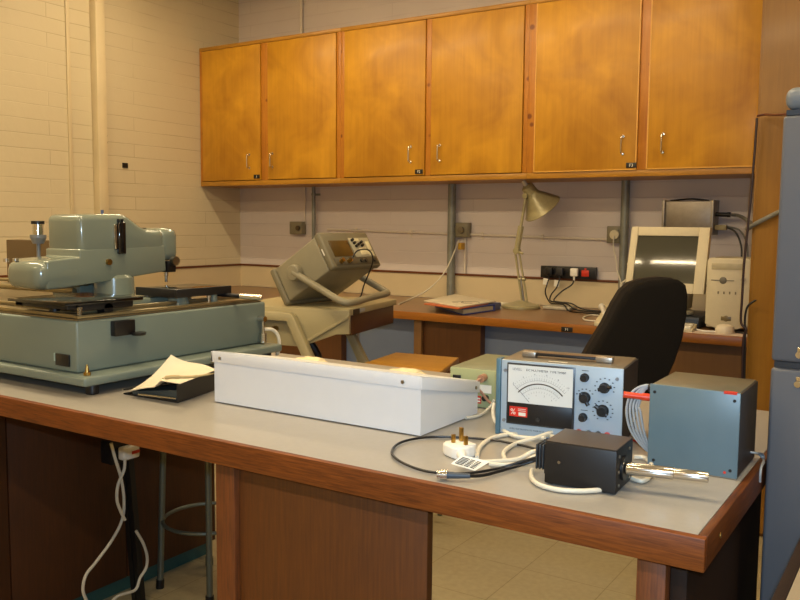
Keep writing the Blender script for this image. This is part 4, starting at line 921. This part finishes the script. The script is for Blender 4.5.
for k, (dz) in enumerate((0, .006)):
    single('grey_lead', MB().tube([at(741,452,z=ZB+.012), at(748,452,z=ZB+.014+dz), at(756,453,z=ZB+.014+dz), at(762,457-k*3,z=ZB+.006+dz), at(764,462-k*3,z=ZB+.005), at(761,468,x=-.214), at(760,482,x=-.214)], .0018, n=8), lead, 'thin grey leads over the bench edge right of the blue-grey box', 'cable', 'thin grey leads over the bench side edge')

# ------------------------------------------------------------------ black detector with chrome tube
t = thing('detector_head', 'black rectangular detector unit with a chrome tube, front of the bench', 'detector')
fx = Vector((1, .05, 0)).normalized(); DM = frame((-.475, 1.133, ZB+.002), fx, (fx.y, -fx.x, 0))
dw, dh, dd = .106, .062, .088
part('case', MB(DM).box(0, dw, 0, dh, -dd, 0, .002), M_BLACKM, t)
part('top_cover', MB(DM).box(.001, dw-.001, dh+.0002, dh+.0015, -dd+.001, -.001), mat('warm_reflection_brown', '3a3128', .35), t)  # sheet over the black top, its brown a painted-in warm reflection
part('end_ring', MB(DM).cyl((dw+.0002, .030, -.036), (dw+.004, .030, -.036), .018, n=28), M_BLACK, t)
for (b, c) in ((.010,-.012), (.052,-.012), (.010,-.066), (.052,-.066), (.030,-.010)): part('end_screw', MB(DM).cyl((dw+.0002, b, c), (dw+.0018, b, c), .0026, n=10), M_STEEL, t)
q0 = DM @ Vector((dw+.004, .030, -.036)); q1 = q0 + Vector((.064, .014, .0)); q2 = q1 + Vector((.046, .009, .0))
part('chrome_tube', MB().cyl(q0, q1, .0092, n=28, bev=.0008).cyl(q1, q2, .0078, n=28, bev=.0008), M_CHROME, t, 'polished chrome tube')
part('cable_socket', MB(DM).box(-.005, -.0002, .010, .046, -.058, -.012, .001), M_BLACK, t)
part('side_screw', MB(DM).cyl((.022, .034, .0002), (.022, .034, .001), .0022, n=10), M_STEEL, t)
part('foot', MB(DM).box(.004, .012, -.002, -.0001, -.07, -.006).box(.082, .090, -.002, -.0001, -.07, -.006), M_BLACK, t)
t = thing('iec_connector', 'black ribbed connector plugged into the left of the detector unit', 'connector')
part('shell', MB(DM).box(-.022, -.0055, .016, .050, -.050, -.018, .004, 3), M_BLACK, t)
for k in range(3): part('rib', MB(DM).box(-.020+.005*k, -.0175+.005*k, .014, .052, -.0525, -.0155, .001), mat('rib_grey', '2f3234', .35), t)

# cables on the bench
R_ = .0036
def bt(pp, z=ZB+.0045): return [at(p[0], p[1], z=(p[2] if len(p) > 2 else z)) for p in pp]
single('white_flex', MB().tube(bt([(479,455),(481,446),(490,436),(510,431),(530,432),(545,434)]), R_).tube(bt([(545,434),(560,432,.895),(585,426,.905),(603,420,.915)]), R_) if False else MB().tube(bt([(477,458),(480,447),(492,438),(512,434),(535,434),(556,438,.882),(545,447,.886),(537,452,.888)]), R_), M_CREAM, 'white flex looping out from behind the mains plug', 'cable')
single('white_flex', MB().tube(bt([(482,462),(500,461),(518,459),(532,452,.882),(541,451,.888)]), R_).tube(bt([(490,464),(505,465,.877),(522,463),(534,457,.884),(541,455,.89)]), R_), M_CREAM, 'white flex pair running from the paper tag to the detector unit', 'cable')
single('white_flex', MB().tube(bt([(505,460),(504,452),(515,444),(535,438,.880),(552,432,.885),(570,425,.892),(583,420,.902)]), R_), M_CREAM, 'white flex rising over the back of the detector to the meter', 'cable')
single('white_flex', MB().tube(bt([(494,404,.905),(493,412,.895),(495,421,.885),(503,430,.878),(515,436,.876),(530,438),(545,438,.880)]), R_), M_CREAM, 'cream flex dropping from the green instrument past the meter', 'cable')
single('white_flex', MB().tube(bt([(532,470),(532,478),(540,485),(560,490),(585,491),(608,489,.875)]), R_), M_CREAM, 'white flex curving along the front of the black detector unit', 'cable')
single('white_flex', MB().tube(bt([(634,457),(645,458),(652,466),(650,476),(642,481),(632,478)]), R_), M_CREAM, 'white flex loop to the right of the detector behind the chrome tube', 'cable')
single('white_flex', MB().tube(bt([(623,434,.885),(628,426,.893),(635,416,.905),(639,409,.915)]), .0032), M_CREAM, 'short cream lead rising between the meter and the grey leads', 'cable')
single('white_flex', MB().tube(bt([(466,418),(480,415),(490,407,.880),(494,400,.895)]), .0028), M_CREAM, 'white lead from the white box to the green instrument', 'cable')
single('coax_cable', MB().tube(bt([(500,441,.874),(470,438,.874),(430,437,.874),(402,442,.874),(392,451,.874),(398,460,.874),(418,469,.874),(440,473,.874),(470,473,.874),(500,468,.874),(520,462,.884),(538,457,.895)]), .0022).tube(bt([(500,441,.874),(520,445,.874),(540,450,.88)]), .0022), M_BLACK, 'long black coaxial cable looped round the mains plug', 'cable')
# bnc connector and its lead
t = thing('bnc_connector', 'chrome bayonet connector on a black lead at the bench front', 'connector')
c0, c1, c2 = bt([(437,474.5,.879)])[0], bt([(447,475,.879)])[0], bt([(470,476,.878)])[0]
part('body', MB().cyl(c0, c0.lerp(c1,.35), .0062).cyl(c0.lerp(c1,.35), c1, .0078), M_CHROME, t)
part('boot', MB().cyl(c1, c2, .0055, .0035, n=16), mat('slate_boot', '3c4650', .4), t)
part('lead', MB().tube([c2]+bt([(485,475,.875),(510,468,.876),(530,462,.884),(540,458,.892)]), .0026), M_BLACK, t)
# mains plug (13 A) lying on its back
t = thing('mains_plug', 'white three-pin mains plug lying pins-up on the bench', 'plug')
pb = bt([(457,457,ZB)])[0]; PM = Matrix.Translation((pb.x, pb.y+.012, ZB+.0005)) @ Matrix.Rotation(math.radians(-28), 4, 'Z')
pts = [(-.024,-.022),(-.012,-.026),(.012,-.026),(.024,-.022),(.026,.0),(.022,.014),(.014,.024),(-.014,.024),(-.022,.014),(-.026,0)]
part('body', MB(PM).prism([(a*.95, b*.95, 0) for a, b in pts], (0, 0, .019), .003, 3).box(-.020, .020, -.018, .018, .0185, .021, .001), M_WHITE, t)
part('cord_grip', MB(PM).cyl((.020, -.012, .009), (.045, -.026, .008), .009, .005), M_WHITE, t)
part('earth_pin', MB(PM).box(-.012, -.005, .004, .009, .0212, .044, .0005), M_BRASS, t)
part('live_pin', MB(PM).box(-.008, -.003, -.014, -.008, .0212, .035, .0005), M_BRASS, t)
part('neutral_pin', MB(PM).box(.014, .019, -.004, .002, .0212, .036, .0005), M_BRASS, t)
# tag
t = thing('cable_tag', 'white printed paper tag tied to the flex beside the mains plug', 'tag')
TG = [at(451,464,z=ZB+.010), at(475,471,z=ZB+.004), at(490,462,z=ZB+.012), at(462,455.5,z=ZB+.020)]
part('card', MB().hexa([p for p in TG]+[p+Vector((0,0,.0008)) for p in TG]), M_LABELW, t)
ex = (TG[1]-TG[0]); ey = (TG[3]-TG[0])
lines = MB()
for k in range(6):
    for seg in ((.1,.42),(.48,.66),(.72,.9)):
        a = TG[0]+ex*seg[0]+ey*(.14+.13*k)+Vector((0,0,.0012)); b = TG[0]+ex*seg[1]+ey*(.14+.13*k)+Vector((0,0,.0012))
        lines.tube([a, b], .0007, sub=1, n=4)
part('print_lines', lines, M_PRINT, t)

# ================================================================== grey upright cabinet at the right
t = thing('upright_cabinet', 'tall blue-grey two-door upright cabinet at the right edge', 'cabinet')
FG = mat('blue_grey_enamel', '54565b', .42, var=.03, scale=5)
fy = 1.42; fx0 = -.2185; fx1 = .36
part('body', MB().box(fx0+.002, fx1, fy+.031, 2.0, .03, 1.425, .008), FG, t)
part('upper_door', MB().box(fx0, fx1, fy, fy+.03, 1.040, 1.421, .006, 3), FG, t)
ld = part('lower_door', MB().box(fx0, fx1, fy, fy+.03, .05, 1.030, .006, 3), FG, t)
part('door_gap', MB().box(fx0+.004, fx1-.004, fy+.006, fy+.03, 1.0305, 1.0395), M_BLACK, t)
part('top_cap', MB().box(fx0+.001, fx1, fy-.002, 1.99, 1.430, 1.464, .014, 4), mat('top_cap_grey', '6a6f72', .35), t)
part('top_seal', MB().box(fx0+.004, fx1-.004, fy+.004, 1.98, 1.4215, 1.4295), M_BLACK, t)
for z in (1.058, 1.012):
    part('hinge_badge', MB().box(-.1815, -.15, fy-.005, fy-.0005, z-.006, z+.008, .003, 3).cyl((-.178, fy-.008, z-.004), (-.178, fy-.0055, z-.004), .005), M_CHROME, t, 'small chrome fitting')
# corner of a low table in front of it
t = thing('side_table', 'corner of a tan-topped table with dark edge, bottom right', 'table')
TZ_ = .85
part('top', MB().box(-.1215, .50, .55, 1.365, TZ_-.03, TZ_-.001), mat('tan_table_top', '8a7b62', .5), t)
part('edging', MB().box(-.135, -.122, .55, 1.379, TZ_-.032, TZ_, .001).box(-.1215, .50, 1.3655, 1.379, TZ_-.032, TZ_, .001), W_BLACK, t)
for x, y in ((-.11, .58), (-.11, 1.35), (.47, .58), (.47, 1.35)): part('leg', MB().box(x-.012, x+.012, y-.012, y+.012, 0, TZ_-.0305), W_BLACK, t)

# ================================================================== lights
tube_m = emis('fluorescent_tube', 'ffe0a8', 16)
def fitting(cx, cy, cz, ln, rz, label, power):
    t = thing('ceiling_light', label, 'ceiling light', auto=False)
    M_ = Matrix.Translation((cx, cy, cz)) @ Matrix.Rotation(rz, 4, 'Z')
    part('batten', MB(M_).box(-ln/2, ln/2, -.04, .04, .0, .05, .004), mat('batten_enamel', 'c8c2ae', .5), t)
    part('diffuser', MB(M_).box(-ln/2+.03, ln/2-.03, -.03, .03, -.028, -.0005, .008), tube_m, t)
    part('mounting_plate', MB(M_).box(-ln/2+.1, ln/2-.1, -.03, .03, .0505, ZC-cz-.0005), M_STEEL, t)
    ROOTS.append(t)
    ld = bpy.data.lights.new('tube_light', 'AREA'); ld.shape = 'RECTANGLE'; ld.size = ln-.06; ld.size_y = .06; ld.energy = power; ld.color = (1, .81, .53)
    lo = bpy.data.objects.new('tube_light', ld); C.objects.link(lo); lo.location = (cx, cy, cz-.032); lo.rotation_euler = (0, 0, rz)
for k, (x, y, p) in enumerate(((-3.5, 3.42, 11), (-1.7, 3.42, 8), (-3.3, 1.25, 24), (-1.5, 1.25, 22), (.6, 1.25, 14), (-3.0, -1.2, 14), (-1.0, -1.2, 14), (1.0, -1.2, 14))):  # the unseen row behind the camera is added as fill light
    fitting(x, y, 2.94, 1.55, 0, ('ceiling batten light %s, %s' % (('in the row nearest the wall cabinets', 'in the row over the bench', 'in the added fill row behind the camera')[0 if y > 3 else (1 if y > 0 else 2)], ('left', 'right', 'left', 'middle', 'right', 'left', 'middle', 'right')[k])), p)
# the camera's own flash, just above the lens
fl = bpy.data.lights.new('flash', 'AREA'); fl.shape = 'RECTANGLE'; fl.size = .03; fl.size_y = .02; fl.energy = 12.5; fl.color = (.50, .74, 1)
fo = bpy.data.objects.new('flash', fl); C.objects.link(fo); fo.location = (.02, -.01, EYE+.055)
fo.rotation_euler = _f.to_track_quat('-Z', 'Y').to_euler()
wd_ = bpy.data.worlds.new('World'); bpy.context.scene.world = wd_; wd_.use_nodes = True
wd_.node_tree.nodes['Background'].inputs[0].default_value = (.3, .26, .2, 1); wd_.node_tree.nodes['Background'].inputs[1].default_value = .2

settle()
# ================================================================== camera
cam = bpy.data.cameras.new('camera'); co = bpy.data.objects.new('camera', cam); C.objects.link(co)
cam.sensor_fit = 'HORIZONTAL'; cam.sensor_width = 36; cam.lens = F/800*36; cam.clip_start = .05; cam.clip_end = 50
Mc = Matrix((_r, _u, -_f)).transposed().to_4x4(); Mc.translation = (0, 0, EYE); co.matrix_world = Mc
sc_ = bpy.context.scene; sc_.camera = co
sc_.view_settings.view_transform = 'Standard'; sc_.view_settings.look = 'None'; sc_.view_settings.gamma = 1
sc_.view_settings.exposure = 0.38; sc_.view_settings.use_curve_mapping = False
sc_.cycles.use_denoising = True
